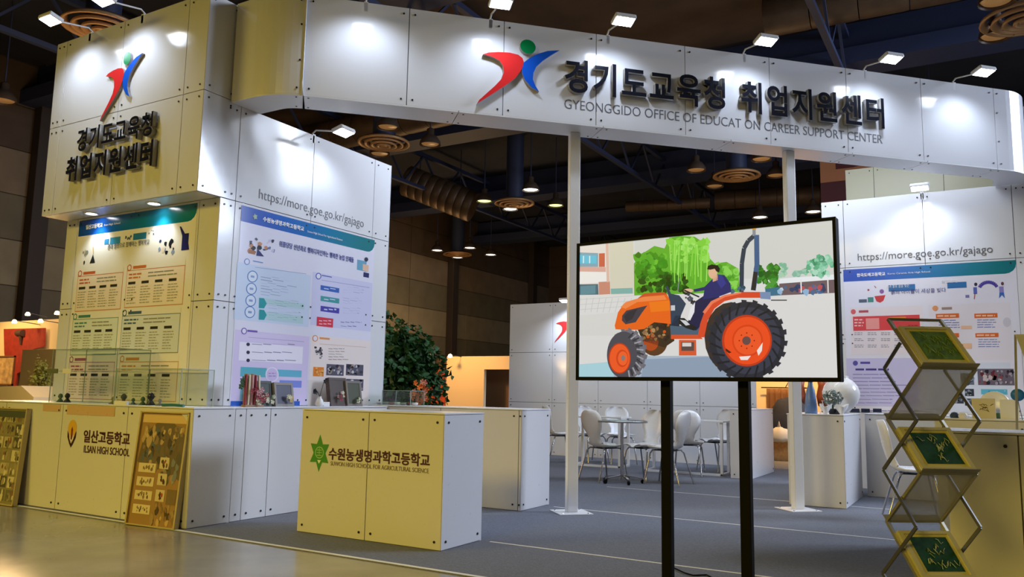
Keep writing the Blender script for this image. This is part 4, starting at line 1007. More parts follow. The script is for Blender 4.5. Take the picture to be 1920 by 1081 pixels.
# ================================================================ MEETING TABLES AND CHAIRS
def away(px_, py_): return Z(px_, py_, .006)
tb = thing('round_table', 'round glass-topped table on a castered column among the white chairs', 'table', (-4.22, 10.15, .006))
MB().lathe([(0, .795), (.33, .795), (.335, .805), (.33, .815), (0, .815)], 36).build('table_top', GLASS, tb)
MB().lathe([(.325, .793), (.338, .793), (.338, .817), (.325, .817), (.325, .793)], 36).build('rim', mat('steel_rim', (.35, .38, .4), .3, .6), tb)
MB().tube([(0, 0, .08), (0, 0, .79)], .022, 12).build('column', CHROME, tb)
for k in range(5):
    a = k*2*math.pi/5+.4; c, s = math.cos(a), math.sin(a)
    l = MB().bar((0, 0, .1), (.27*c, .27*s, .065), .03, .018).build('foot', CHROME, tb)
    MB().lathe([(0, .0), (.0, -.0)], 6).tube([(.27*c-.012*s, .27*s+.012*c, .027), (.27*c+.012*s, .27*s-.012*c, .027)], .027, 12).build('caster', BLACK, l)
def frame_table(label, x0, x1, y0, y1, h=.80):
    r = thing('meeting_table', label, 'table', (x0, y0, .006)); W, D = x1-x0, y1-y0
    MB().box(0, W, 0, D, h-.025, h, bev=.003).build('table_top', PLASTIC, r)
    for x in (.02, W-.06):
        for y in (.02, D-.06): MB().box(x, x+.04, y, y+.04, .03, h-.025, bev=.003).build('leg', WHITE, r)
        MB().box(x, x+.04, .02, D-.02, 0, .035, bev=.003).build('floor_bar', WHITE, r)
    MB().box(.02, W-.02, .02, .06, 0, .03).build('floor_bar', WHITE, r)
frame_table('white sled-framed table at the right of the meeting corner', -4.62, -3.36, 11.92, 12.36)
frame_table('white sled-framed table at the left of the meeting corner', -5.95, -5.05, 12.1, 12.55)

def make_chair():
    r = thing('shell_chair', '', 'chair', (0, 0, .006), 0, 'white shell chairs in the meeting corner')
    sp = [(-.245, .455, .05), (-.235, .462, .13), (-.20, .468, .18), (-.12, .463, .212), (0, .455, .218), (.09, .458, .195), (.15, .475, .155), (.195, .515, .120), (.22, .57, .108), (.24, .63, .135), (.258, .70, .178), (.272, .77, .200), (.285, .84, .198), (.297, .90, .165), (.304, .935, .115), (.307, .95, .05)]
    nu = 9; vs = []; fs = []
    for k, (y, z, hw) in enumerate(sp):
        for i in range(nu):
            u = -1+2*i/(nu-1); hw = sp[k][2]*1.08
            bz_ = .035*u*u*(1 if k < 7 else .2); by = -.055*u*u*(0 if k < 7 else 1)
            vs.append((u*hw, y+by, z+bz_))
    n = len(vs)
    vs2 = []
    for k in range(len(sp)):
        p, q = sp[max(k-1, 0)], sp[min(k+1, len(sp)-1)]; dy, dz = q[0]-p[0], q[1]-p[1]; L = math.hypot(dy, dz)
        ny, nz = dz/L, -dy/L
        for i in range(nu):
            x, y, z = vs[k*nu+i]; vs2.append((x, y+ny*.012, z+nz*.012))
    K = len(sp)
    for k in range(K-1):
        for i in range(nu-1):
            a, b, c, d = k*nu+i, k*nu+i+1, (k+1)*nu+i+1, (k+1)*nu+i
            fs += [(a, b, c, d), (n+d, n+c, n+b, n+a)]
    edge = [i for i in range(nu)]+[k*nu+nu-1 for k in range(1, K)]+[(K-1)*nu+i for i in range(nu-2, -1, -1)]+[k*nu for k in range(K-2, 0, -1)]
    for a, b in zip(edge, edge[1:]+edge[:1]): fs.append((b, a, n+a, n+b))
    MB().add(vs+vs2, fs, smooth=True).build('shell', PLASTIC, r)
    for sx_ in (-1, 1):
        for fy, ty, nm in ((-.13, -.235, 0), (.10, .27, 1)):
            MB().tube([(sx_*.08, fy, .443), (sx_*.15, fy+(ty-fy)*.15, .44), (sx_*.185, fy+(ty-fy)*.3, .40), (sx_*.225, ty, .004)], .011, 8).build('leg', CHROME, r)
    MB().box(-.10, .10, -.15, .12, .432, .446, bev=.003).build('seat_support', DARKM, r)
    return r
right = Vector((_r.x, _r.y, 0)); awayv = Vector((_fh.x, _fh.y, 0))
chair0 = make_chair(); first = True
for gx, gy, fr_, fa_, lb in ((1133, 901, .85, .55, 'white shell chair left of the round table, facing right'),
    (1208, 900, -.75, -.65, 'white shell chair right of the round table with its seat turned to the viewer'),
    (1252, 907, -.75, .55, 'white shell chair seen from behind, beside the left television leg'),
    (1290, 890, .35, 1, 'white shell chair with its back to the viewer, between the television legs'),
    (1163, 12.98, .15, -1, 'white shell chair behind the round table, facing the viewer'),
    (1108, 12.98, .5, -.85, 'white shell chair behind the left pole, at the left white table'),
    (1049, 865, 1, .25, 'white shell chair half hidden by the left white pole, furthest left'),
    (1345, 12.80, -.85, -.55, 'white shell chair at the right white table by the right television leg')):
    c = chair0 if first else copy_tree(chair0); first = False
    p = away(gx, gy) if gy > 100 else Vector((YP(gx, 850, gy).x, gy, .006)); F = right*fr_+awayv*fa_
    c.location = p; c.rotation_euler = (0, 0, math.atan2(F.x, -F.y)); c['label'] = lb
c = copy_tree(chair0); p = Z(1712, 884, .46); c.location = (p.x, p.y, .006); c['label'] = 'white shell chair standing behind the folding rack'; c['group'] = 'white shell chair at the right'
F = right*.9-awayv*.3; c.rotation_euler = (0, 0, math.atan2(F.x, -F.y))

# ================================================================ THINGS ON THE LEFT COUNTERS
def standing_frame(name, label, px0, px1, pytop, fm, inner, pl, z0, dep=.05, tilt=10, group=None, cat='frame', rz=90):
    """a box frame standing on a counter, its face towards +x (rz 90)"""
    a = XP(px0, 750, pl); b = XP(px1, 750, pl); t = XP((px0+px1)/2, pytop, pl)
    w_, h_ = b.y-a.y, t.z-z0
    r = thing(name, label, cat, (pl, (a.y+b.y)/2, z0), R_(rz), group); r.rotation_euler = (R_(-tilt), 0, R_(rz))
    MB().box(-w_/2, w_/2, .012, dep, 0, h_, bev=.003).build('back_box', fm, r)
    for q in ((-w_/2, w_/2, 0, .025), (-w_/2, w_/2, h_-.025, h_), (-w_/2, -w_/2+.025, .025, h_-.025), (w_/2-.025, w_/2, .025, h_-.025)):
        MB().box(q[0], q[1], -.004, .012, q[2], q[3]).build('rail', fm, r)
    if inner: inner(r, w_, h_)
    return r
def flowers(r, w_, h_, n, cols, cx=0, cz=.08, sp=.08, y=-.02, nm='blossom', rad=.018):
    for k in range(n):
        a = random.uniform(-1, 1)*sp; b = random.uniform(-1, 1)*sp*.8; q = rad*random.uniform(.7, 1.2)
        mb = MB(); m5 = 5
        for i in range(m5):
            t = 2*math.pi*i/m5; mb.add([(0, 0, 0), (q*math.cos(t-.5), -q*.35, q*math.sin(t-.5)), (q*1.25*math.cos(t), -q*.1, q*1.25*math.sin(t)), (q*math.cos(t+.5), -q*.35, q*math.sin(t+.5))], [(0, 1, 2, 3)])
        mb.lathe([(q*.3, 0), (q*.22, q*.25), (0, q*.3)], 6)
        mb.build(nm, cols[k % len(cols)], r, (cx+a, y-random.uniform(0, .03), max(.02, cz+b)))
RED = mat('petal_red', (.30, .03, .05), .6); CREAM = mat('petal_cream', (.70, .66, .48), .6); PINK = mat('petal_pink', (.55, .28, .30), .6); GRN = mat('moss_green', (.06, .12, .04), .8)
ORG = mat('petal_orange', (.75, .22, .06), .6); WOOD_D = mat('dark_wood', (.07, .045, .035), .5, noise=.2); GREYF = mat('grey_frame', (.22, .20, .18), .5); DKG = mat('dark_green_panel', (.02, .035, .025), .5)
def in1(r, w_, h_):
    MB().box(-w_/2+.025, w_/2-.025, .0, .011, .025, h_-.025).build('picture', DKG, r)
    flowers(r, w_, h_, 7, [CREAM, CREAM, GRN], w_*.12, .06, .05)
def in2(r, w_, h_):
    MB().box(-w_/2+.025, w_/2-.025, .0, .011, .025, h_-.025).build('picture', mat('night_print', (.04, .04, .08), .4), r)
    flowers(r, w_, h_, 6, [CREAM, mat('petal_yellow', (.6, .45, .15), .6)], w_*.15, .06, .04)
def in3(r, w_, h_):
    MB().box(-w_/2+.025, w_/2-.025, .0, .011, .025, h_-.025).build('picture', mat('brown_print', (.06, .04, .03), .4), r)
    flowers(r, w_, h_, 9, [RED, PINK, CREAM, GRN], .01, .10, .06)
def in4(r, w_, h_):
    MB().box(-w_/2+.025, w_/2-.025, .0, .011, .025, h_-.025).build('picture', mat('moss_print', (.05, .06, .03), .4), r)
    flowers(r, w_, h_, 6, [CREAM, GRN], .02, .06, .04)
ZC = .99
standing_frame('picture_frame', 'dark framed picture with cream flowers, behind the red arrangement on the counter', 487, 512, 713, mat('black_green_frame', (.03, .035, .03), .5), in1, -5.93, ZC, group='framed flower pictures on the left counters')
standing_frame('picture_frame', 'grey framed picture with small pale flowers, right of the red arrangement', 517, 552, 716, GREYF, in2, -5.90, ZC, group='framed flower pictures on the left counters')
standing_frame('picture_frame', 'dark brown framed flower picture, taller one of the pair', 621, 653, 707, WOOD_D, in3, -5.90, ZC, group='framed flower pictures on the left counters')
standing_frame('picture_frame', 'taupe framed moss picture, right one of the pair', 652, 680, 713, mat('taupe_frame', (.17, .14, .12), .5), in4, -5.88, ZC, group='framed flower pictures on the left counters')
# red and cream arrangement
p = XP(472, 757, -5.84)
ar = thing('flower_arrangement', 'red, pink and cream flower arrangement at the left end of the poster counter', 'flowers', (-5.84, p.y, ZC), R_(90))
MB().box(-.09, -.06, -.02, .02, 0, .30, bev=.004).box(-.02, .01, -.02, .02, 0, .3, bev=.004).box(-.10, .12, -.03, .03, 0, .02, bev=.004).build('stand', mat('tan_wood', (.30, .18, .10), .6), ar)
for k in range(5):
    MB().tube([(-.10+.035*k, -.02, .02), (-.11+.04*k, -.03, .16), (-.10+.037*k, -.02, .29)], .012, 6).build('ribbon', [RED, CREAM, PINK, RED, CREAM][k], ar)
flowers(ar, .2, .3, 16, [RED, PINK, RED, CREAM], .03, .09, .09, -.045, rad=.024)
flowers(ar, .2, .3, 10, [GRN], -.12, .22, .05, -.01, 'leaf_tuft', .025)
# acrylic panel with white flowers between frames
p = XP(592, 757, -5.86)
wf = thing('acrylic_stand', 'white acrylic stand holding a dark flower and white vase, between the framed pictures', 'display', (-5.86, p.y, ZC), R_(90))
MB().box(-.13, .14, .0, .006, .0, .26, bev=.001).build('acrylic_back', ACRYL, wf)
MB().lathe([(0, 0), (.035, 0), (.045, .03), (.03, .07), (.018, .09), (.022, .10), (0, .10)], 16, (0, -.05, 0)).build('vase', PLASTIC, wf)
MB().tube([(0, -.05, .1), (-.03, -.05, .14), (-.08, -.05, .15)], .003, 5).tube([(0, -.05, .1), (.02, -.05, .16), (.05, -.05, .25)], .003, 5).build('stem', DARKM, wf)
flowers(wf, .2, .2, 5, [DARKM], -.09, .15, .02, -.05, rad=.022); flowers(wf, .2, .2, 3, [DARKM], .05, .26, .012, -.05, rad=.016)
MB().box(.04, .13, -.07, -.01, 0, .045, bev=.004).build('white_box', WHITE, wf)
# small ornaments and glass case on the back-left counter
gc = Vector((-5.03, 7.38, 1.0))
def glass_case(name, label, x0, x1, y0, y1, z0, h, m_=ACRYL, group=None, lid=True):
    r = thing(name, label, 'display case', (x0, y0, z0), 0, group); W, D, t = x1-x0, y1-y0, .005
    MB().box(0, W, 0, t, 0, h).build('pane', m_, r); MB().box(0, W, D-t, D, 0, h).build('pane', m_, r)
    MB().box(0, t, t, D-t, 0, h).build('pane', m_, r); MB().box(W-t, W, t, D-t, 0, h).build('pane', m_, r)
    if lid: MB().box(0, W, 0, D, h, h+t).build('pane', m_, r)
    e = MB()
    for x in (0, W): 
        for y in (0, D): e.box(x-.003, x+.003, y-.003, y+.003, 0, h+t)
    for y in (0, D): e.box(0, W, y-.003, y+.003, h, h+.006)
    for x in (0, W): e.box(x-.003, x+.003, 0, D, h, h+.006)
    e.build('edge_trim', ACRYLEDGE, r)
    return r
a = YP(722, 745, 7.3); b = YP(775, 745, 7.3)
glass_case('glass_case', 'low clear case on the counter in front of the large green tree', a.x, b.x, 7.25, 7.5, 1.0, .16, GLASS)
cols_ = [mat('ceramic_grey', (.35, .33, .33), .4), mat('ceramic_red', (.25, .08, .08), .4), mat('ceramic_white', (.7, .7, .7), .3)]
for k in range(9):
    px_ = 690+k*11; q = YP(px_, 752, 7.32+.1*(k % 2))
    if q.x > -4.1: continue
    o = MB().lathe([(0, 0), (.022, 0), (.035, .012), (.038, .03), (.033, .032), (.026, .012), (0, .008)], 14).build('small_dish', cols_[k % 3], None, (q.x, q.y, 1.0))
    tag(o, 'small ' + ['grey', 'dark red', 'white'][k % 3] + ' dish on the back-left counter, ' + ['at its left end', 'second from its left end', 'third from its left end', 'fourth from its left end', 'before the clear case, left', 'before the clear case, middle', 'before the clear case, right', 'right of the clear case', 'last to the right'][k], 'dish', 'small dishes on the back-left counter')

# aisle counter: clear showcases with small things
a = YP(100, 745, 4.60); b = YP(222, 745, 4.60); c = YP(345, 745, 4.60)
topz = YP(160, 655, 4.6).z; topz2 = YP(290, 692, 4.6).z
g1 = glass_case('showcase', 'taller clear showcase with a shelf on the aisle counter, left one', a.x, b.x-.005, 4.56, 4.90, ZC, topz-ZC, group='clear showcases on the aisle counter')
zs = YP(130, 696, 4.6).z-ZC
MB().box(.0, b.x-a.x-.02, .01, .32, zs, zs+.006).build('shelf', GLASS, g1)
MB().box(-.05, .12, -.012, -.006, zs-.02, zs+.025, bev=.001).build('price_rail', mat('green_grey_label', (.12, .14, .08), .5), g1)
MB().box(.20, .34, -.012, -.006, zs-.02, zs+.025, bev=.001).build('price_rail', WHITE, g1)
g2 = glass_case('showcase', 'lower clear showcase with dark trinkets on the aisle counter, right one', b.x+.005, c.x, 4.56, 4.90, ZC, topz2-ZC, group='clear showcases on the aisle counter')
TEAL = mat('teal_glaze', (.02, .16, .17), .3)
for k, (px_, s_, m_, nm, sh) in enumerate(((113, 1.1, GRN, 'mossy green', 0), (126, 1.2, DARKM, 'dark', 1), (212, .9, mat('olive_bit', (.2, .2, .08), .6), 'olive', 0), (232, 1.3, DARKM, 'black', 1), (268, 1.0, GRN, 'green', 0), (283, 1.5, DARKM, 'tall black', 1), (300, .8, mat('grey_bit', (.2, .2, .2), .6), 'grey', 0), (250, .8, GRN, 'small green', 1))):
    q = YP(px_, 748, 4.72)
    r = thing('figurine', nm + ' little figurine in the clear showcases, ' + ['at the far left', 'second from the left', 'at the middle joint', 'first in the lower case', 'near the middle of the lower case', 'the tallest one', 'last to the right', 'between two black ones'][k], 'figurine', (q.x, 4.72, ZC), 0, 'figurines on the aisle counter')
    MB().lathe([(0, 0), (.028*s_, 0), (.024*s_, .015), (.010*s_, .03*s_), (.022*s_, .05*s_), (.014*s_, .07*s_), (0, .078*s_)], 12).build('figure', m_, r)
    MB().box(-.03, .03, -.025, .025, 0, .006).build('plinth', WOOD_D, r)
q = YP(215, 747, 4.53); q2 = YP(238, 748, 4.53)
o = MB().box(q.x, q2.x, 4.525, 4.553, ZC, ZC+.035, bev=.003).build('name_card', WHITE); tag(o, 'small white card on the front edge of the aisle counter', 'card')
q = YP(305, 750, 4.54); q2 = YP(345, 752, 4.54)
o = MB().tube([(q.x, 4.54, ZC+.012), ((q.x+q2.x)/2, 4.54, ZC+.016), (q2.x, 4.54, ZC+.012)], .012, 10).build('teal_tube', TEAL); tag(o, 'dark teal tube lying on the aisle counter at the right showcase', 'tube')

# ================================================================ THINGS ON THE RIGHT COUNTERS
q = YP(1590, 740, 9.95)
jr = thing('moon_jar', 'large round white porcelain jar on the counter by the right pole', 'vase', (-1.475, 10.2, ZC))
prof = [(0, .004), (.075, .004), (.08, .02), (.12, .06), (.175, .12), (.205, .19), (.208, .25), (.185, .32), (.14, .375), (.095, .405), (.088, .425), (.093, .435), (.085, .435), (.08, .41), (0, .40)]
MB().lathe(prof, 40).build('body', mat('porcelain', (.78, .76, .74), .12), jr)
q = YP(1521, 775, 9.6)
bv = thing('bottle_vase', 'tapered blue glazed bottle vase beside the right pole', 'vase', (q.x, 9.6, ZC))
MB().lathe([(0, 0), (.065, 0), (.068, .03), (.06, .15), (.045, .26), (.028, .31), (.024, .35)], 24).build('body', mat('blue_glaze', (.12, .20, .38), .25), bv)
MB().lathe([(.024, .35), (.027, .36), (.02, .40), (0, .40)], 16).build('stopper', BLACK, bv)
q = YP(1562, 775, 9.55)
hy = thing('dried_bouquet', 'grey-green dried flower ball in a dark pot in front of the white jar', 'bouquet', (q.x, 9.55, ZC))
MB().lathe([(0, 0), (.04, 0), (.05, .05), (.04, .06), (0, .055)], 16).build('pot', DARKM, hy)
MB().tube([(0, 0, .05), (0, 0, .12)], .01, 6).build('stem', GRN, hy)
HYD = mat('hydrangea_grey', (.14, .19, .17), .8); fl = MB()
for k in range(170):
    d = Vector((random.gauss(0, 1), random.gauss(0, 1), random.gauss(0, 1))).normalized()*random.uniform(.08, .115); d.z *= .8; c0 = d+Vector((.0, 0, .175))
    t1 = d.orthogonal().normalized()*.016; t2 = d.cross(t1).normalized()*.016
    fl.add([c0-t1, c0-t2, c0+t1, c0+t2, c0+d.normalized()*.008], [(0, 1, 4), (1, 2, 4), (2, 3, 4), (3, 0, 4)])
fo = fl.build('flower_head', HYD, hy); fo['kind'] = 'stuff'
for k, (px_, dx, lb) in enumerate(((1548, 9.42, 'white folded porcelain ornament left of the dried bouquet'), (1578, 9.42, 'white folded porcelain ornament right of the dried bouquet'))):
    q = YP(px_, 772, dx); r = thing('porcelain_ornament', lb, 'ornament', (q.x, dx, ZC), .4*k, 'folded porcelain ornaments')
    mb = MB(); vs = []; n = 12
    for j, (rad, z) in enumerate(((.012, 0), (.03, .03), (.05, .06), (.062, .10))):
        for i in range(n):
            t = 2*math.pi*i/n; w2 = rad*(1+.3*math.sin(3*t+k))*(1 if j else 1); vs.append((w2*math.cos(t), w2*math.sin(t)*.7, z+(.018*math.sin(2*t+1)*j/3)))
    fs = [(j*n+i, j*n+(i+1) % n, (j+1)*n+(i+1) % n, (j+1)*n+i) for j in range(3) for i in range(n)]
    mb.add(vs, fs, smooth=True); mb.lathe([(0, 0), (.03, 0), (.012, .008), (0, .01)], 12); mb.build('petal_cup', PLASTIC, r)
q = YP(1600, 775, 9.6)
o = MB().lathe([(0, 0), (.028, 0), (.035, .03), (.03, .06), (.024, .06), (.02, .03), (0, .02)], 16).build('cup', DARKM, None, (-1.40, 9.5, ZC)); tag(o, 'small black cup at the right front corner of the pole counter', 'cup')
q = YP(1540, 778, 9.4)
o = thing('wire_stand', 'thin white wire stand left of the dried bouquet', 'stand', (q.x-.02, 9.62, ZC)); MB().tube([(-.03, 0, 0), (0, 0, .14), (.03, 0, 0)], .004, 6).tube([(0, .03, 0), (0, 0, .14)], .004, 6).build('wire_legs', WHITE, o); MB().lathe([(0, 0), (.02, .004), (0, .008)], 10, (0, 0, .14)).build('cap', WHITE, o)

# counter behind the rack: cards, plate, booklet, small dark pieces
ZB = 1.03
def card(name, label, px0, px1, pyb, pyt, y, m_, inner=None, tilt=18):
    a = YP(px0, pyb, y); b = YP(px1, pyb, y); t = YP(px0, pyt, y)
    r = thing(name, label, 'card', ((a.x+b.x)/2, y, ZB)); r.rotation_euler = (R_(-tilt), 0, 0); w_, h_ = b.x-a.x, t.z-ZB
    MB().box(-w_/2, w_/2, 0, .01, 0, h_, bev=.003).build('sheet', m_, r)
    MB().bar((0, .01, h_*.6), (0, .08, .02), .02, .004).build('strut', WHITE, r)
    if inner: inner(r, w_, h_)
def calli(r, w_, h_):
    mb = MB()
    for k in range(14):
        x, z = random.uniform(-.3, .3)*w_, h_*random.uniform(.4, .68)
        mb.tube([(x, -.001, z), (x+.012, -.002, z+.01*random.uniform(-1, 1)), (x+.02, -.001, z+.015*random.uniform(-1, 1))], .002, 5)
    mb.build('brush_strokes', mat('brown_brush', (.12, .07, .03), .6), r)
card('calligraphy_card', 'cream card with brown brush marks on the counter behind the rack', 1823, 1868, 782, 744, 7.15, mat('cream_card', (.62, .56, .38), .6), calli)
card('open_booklet', 'white open booklet standing right of the cream card', 1876, 1912, 782, 746, 7.12, WHITE)
q = YP(1866, 775, 7.3)
o = thing('plate', 'round white plate standing behind the cream card', 'plate', (q.x, 7.38, ZB)); o.rotation_euler = (R_(-12), 0, 0)
MB().lathe([(0, -.004), (.06, -.004), (.10, .010), (.105, .014), (.10, .016), (.06, .002), (0, .002)], 32).build('dish', PLASTIC, o, (0, 0, .105), (R_(90), 0, 0))
for k, (px_, c_, lb) in enumerate(((1806, WHITE, 'white crumpled paper piece on the counter seen through the rack'), (1790, mat('navy_bit', (.03, .06, .15), .5), 'small navy blue piece on the counter seen through the rack'), (1806, mat('grey_bit', (.2, .2, .2), .6), 'small grey ornament at the front of the counter seen through the rack'), (1872, GRN, 'dark green leaf scrap in front of the white plate'))):
    q = YP(px_, 780, 7.05+.07*k)
    o = MB().lathe([(0, 0), (.03, 0), (.035, .018), (.02, .04), (0, .045)], 9, smooth=False).build('paper_piece' if k == 0 else 'ornament', c_, None, (q.x, 7.03+.07*k, ZB)); tag(o, lb, 'ornament')
# blue round tag on a stick and the olive easel board at the right edge
q = YP(1908, 740, 7.0); 
bd = thing('round_sign', 'small blue round marker on a thin wire stand at the right edge', 'marker', (q.x, 7.0, ZB))
MB().lathe([(0, -.006), (.045, -.006), (.045, .006), (0, .006)], 24).build('disc', mat('bright_blue', (.02, .16, .42), .4), bd, (0, 0, q.z-ZB), (R_(90), 0, 0))
MB().tube([(0, 0, q.z-ZB-.04), (-.02, 0, .0)], .003, 5).tube([(0, 0, q.z-ZB-.04), (.02, 0, .0)], .003, 5).build('wire_legs', CHROME, bd)
q0 = YP(1904, 628, 6.6)
eb = thing('easel_board', 'tilted olive board with a red mark at the right edge', 'board', (q0.x+.1, 6.6, .006))
zt_ = q0.z
MB().prism([(-.10, zt_), (.5, zt_), (.62, zt_-.75), (.10, zt_-.75)], (1, 0, 0), (0, 0, 1), (0, 0, 0), (0, 1, 0), .02).build('panel', OLIVE, eb)
MB().prism([(.04+.035*math.cos(k*math.pi/4)*(1 if k % 2 else .5), zt_-.18+.05*math.sin(k*math.pi/4)*(1 if k % 2 else .5)) for k in range(8)], (1, 0, 0), (0, 0, 1), (0, 0, 0), (0, -1, 0), .003).build('red_mark', mat('red_mark', (.45, .02, .02), .5), eb)
MB().bar((-.10, .03, zt_), (-.16, .06, 0), .015, .015).bar((.5, .03, zt_), (.56, .06, 0), .015, .015).bar((.2, .04, zt_), (.2, .28, 0), .015, .015).build('easel_leg', BRASS, eb)

# ================================================================ TREE AND FAR BOOTHS
def tree(label, loc, zc_, rx, ry, rz_, n, leafm, trunk_r=.05, lsize=.09, name='tree', potr=.25):
    r = thing(name, label, 'tree' if name == 'tree' else 'plant', loc)
    MB().lathe([(0, 0), (potr*.7, 0), (potr, potr*1.4), (potr*.92, potr*1.4), (potr*.85, potr*1.2), (0, potr*1.2)], 20).build('pot', mat('pot_dark', (.05, .04, .035), .5), r)
    br = MB().tube([(0, 0, potr), (.03, 0, zc_*.5), (0, .02, zc_)], [trunk_r, trunk_r*.8, trunk_r*.4], 8)
    for k in range(9):
        t = k*2.4; d = Vector((math.cos(t)*rx*.7, math.sin(t)*ry*.7, random.uniform(-.1, .5)*rz_)); br.tube([(0, 0, zc_*(.55+.04*k)), Vector((0, 0, zc_))*.9+d*.5, Vector((0, 0, zc_))+d], [trunk_r*.5, trunk_r*.3, trunk_r*.1], 5)
    br.build('trunk', BARK, r)
    mb = MB()
    for k in range(n):
        d = Vector((random.gauss(0, 1), random.gauss(0, 1), random.gauss(0, 1))).normalized(); q = random.uniform(.45, 1.05)
        lump = 1+.22*math.sin(5*d.x+3*d.z)+.12*math.sin(9*d.y+4*d.z)
        p = Vector((d.x*rx, d.y*ry, d.z*rz_))*q*lump + Vector((0, 0, zc_))
        a = Vector((random.gauss(0, 1), random.gauss(0, 1), random.gauss(0, .5)-.3)).normalized(); b = a.cross(Vector((random.random(), random.random(), random.random()))).normalized()
        L = lsize*random.uniform(.7, 1.3); W = L*.4; m_ = a.cross(b)*L*.1
        mb.add([p, p+a*L*.4+b*W+m_, p+a*L, p+a*L*.4-b*W+m_], [(0, 1, 2), (0, 2, 3)])
    o = mb.build('foliage', leafm, r); o['kind'] = 'stuff'
tree('large dark green potted tree behind the left poster wall', (-9.05, 11.55, 0), 1.55, .78, .70, .78, 5200, LEAF, .05, .13)
ofp = YP(790, 735, 11.0)
of = thing('orange_flower_plant', 'orange lit blossoming plant in front of the green tree', 'plant', (ofp.x, 11.0, 0))
MB().lathe([(0, 0), (.14, 0), (.18, .5), (0, .48)], 16).build('pot', BARK, of); MB().tube([(0, 0, .4), (0, 0, 1.0)], .02, 6).build('stem', GRN, of)
for k in range(26):
    a_, z_ = random.uniform(-.14, .14), random.uniform(.92, 1.33)
    mb = MB()
    for i in range(5):
        t = 2*math.pi*i/5; mb.add([(0, 0, 0), (.04*math.cos(t-.5), -.02, .04*math.sin(t-.5)), (.055*math.cos(t), -.008, .055*math.sin(t)), (.04*math.cos(t+.5), -.02, .04*math.sin(t+.5))], [(0, 1, 2, 3)])
    mb.build('blossom', ORG if k % 3 else PINK, of, (a_, random.uniform(-.1, .05), z_))
lamp('plant_spot', 'SPOT', (ofp.x+.3, 10.1, 2.3), 40, (1, .6, .28), (ofp.x, 11, 1.1), spot_size=R_(22), spot_blend=.5, shadow_soft_size=.05)
# orange lit booth with dark doorway, left of the meeting corner
yb = 17.5
a = YP(838, 668, yb); b = YP(1030, 668, yb); d0_ = YP(905, 692, yb); 
ob2 = thing('lit_booth', 'amber lit booth wall with a dark doorway, left of the meeting corner wall', 'booth', (a.x, yb, 0))
WB = b.x-a.x; dx_ = d0_.x-a.x; zt = a.z; zd = d0_.z
AMB = mat('booth_cream', (.75, .62, .40), .6)
MB().box(0, dx_, 0, .1, 0, zt).build('wall_panel', AMB, ob2); MB().box(dx_, WB, 0, .1, zd, zt).build('wall_panel', AMB, ob2)
MB().box(dx_, dx_+.05, -.01, .1, 0, zd).build('door_jamb', AMB, ob2)
MB().box(dx_-2.2, WB, .8, .85, 0, zd+.3).build('inner_wall', mat('booth_brown', (.20, .11, .05), .6), ob2)
red_ = YP(828, 700, yb-.8)
MB().box(-.55, -.02, .0, .06, 0, zt-.35).build('red_panel', mat('booth_red', (.45, .07, .03), .6), ob2)
for k in range(9): MB().box(-.55, -.02, -.02, .0, .2+.17*k, .23+.17*k).build('slat', mat('booth_red', (.45, .07, .03), .6), ob2)
lamp('booth_lamp', 'SPOT', (a.x+.6, yb-2.2, 2.9), 370, (1, .50, .16), (a.x+.8, yb, 1.3), spot_size=R_(85), spot_blend=.8, shadow_soft_size=.2)
for k, px_ in enumerate((806, 844)):
    q = YP(px_, 668, yb-.5); o = thing('booth_spot', ['small warm spot lamp at the tree edge', 'small warm spot lamp on the amber booth top corner'][k], 'lamp', (q.x, yb-.5, q.z))
    MB().lathe([(0, -.03), (.05, -.02), (.06, .0), (.04, .05), (0, .07)], 14).build('lamp_head', LEDO, o); MB().tube([(0, 0, .05), (0, .5, .02)], .01, 6).build('arm', DARKM, o)

# amber booth right of the meeting corner: hanging cloth, bag, wooden base
yb2 = 16.6
a = YP(1396, 700, yb2); b = YP(1625, 700, yb2)
ob3 = thing('lit_booth', 'amber lit booth wall seen under the television between the poles', 'booth', (a.x, yb2, 0))
W3 = b.x-a.x
MB().box(-.5, W3+.2, 0, .1, 0, 2.5).build('wall_panel', AMB, ob3)
q1, q2 = YP(1430, 790, yb2-.5), YP(1500, 905, yb2-.5)
MB().box(q1.x-a.x-.4, q2.x-a.x+.6, -.9, -.02, 0, .36, bev=.01).build('wooden_plinth', mat('honey_wood', (.45, .24, .08), .5, noise=.2), ob3)
lamp('booth_lamp', 'SPOT', (a.x+1.0, yb2-1.8, 3.6), 850, (1, .52, .15), (a.x+1.0, yb2, 1.3), spot_size=R_(90), spot_blend=.8, shadow_soft_size=.2)
cl_a, cl_b, cl_c = YP(1437, 728, yb2-.12), YP(1484, 735, yb2-.12), YP(1440, 777, yb2-.12)
cl = thing('hanging_cloth', 'brown pleated cloth hanging in the amber booth left of the right pole', 'cloth', (cl_a.x, yb2-.12, 0))
mb = MB(); n = 30; Wc = cl_b.x-cl_a.x+.25; hz = cl_a.z-cl_c.z
vs = []
for j in range(6):
    for i in range(n+1):
        u = i/n; vs.append((u*Wc, .035*math.sin(i*1.4)*(.4+.12*j), cl_a.z-hz*j/5+.02*math.sin(u*9)*(j/5)))
mb.add(vs, [(j*(n+1)+i, j*(n+1)+i+1, (j+1)*(n+1)+i+1, (j+1)*(n+1)+i) for j in range(5) for i in range(n)], smooth=True)
o = mb.build('cloth', mat('brown_cloth', (.16, .075, .03), .8), cl); sm = o.modifiers.new('thick', 'SOLIDIFY'); sm.thickness = .006
MB().tube([(-.1, .0, cl_a.z+.02), (Wc+.1, 0, cl_a.z+.02)], .012, 8).tube([(Wc/2, 0, cl_a.z+.02), (Wc/2+.1, 0, cl_a.z+.2), (Wc/2+.05, .08, cl_a.z+.3)], .008, 6).build('rail', DARKM, cl)
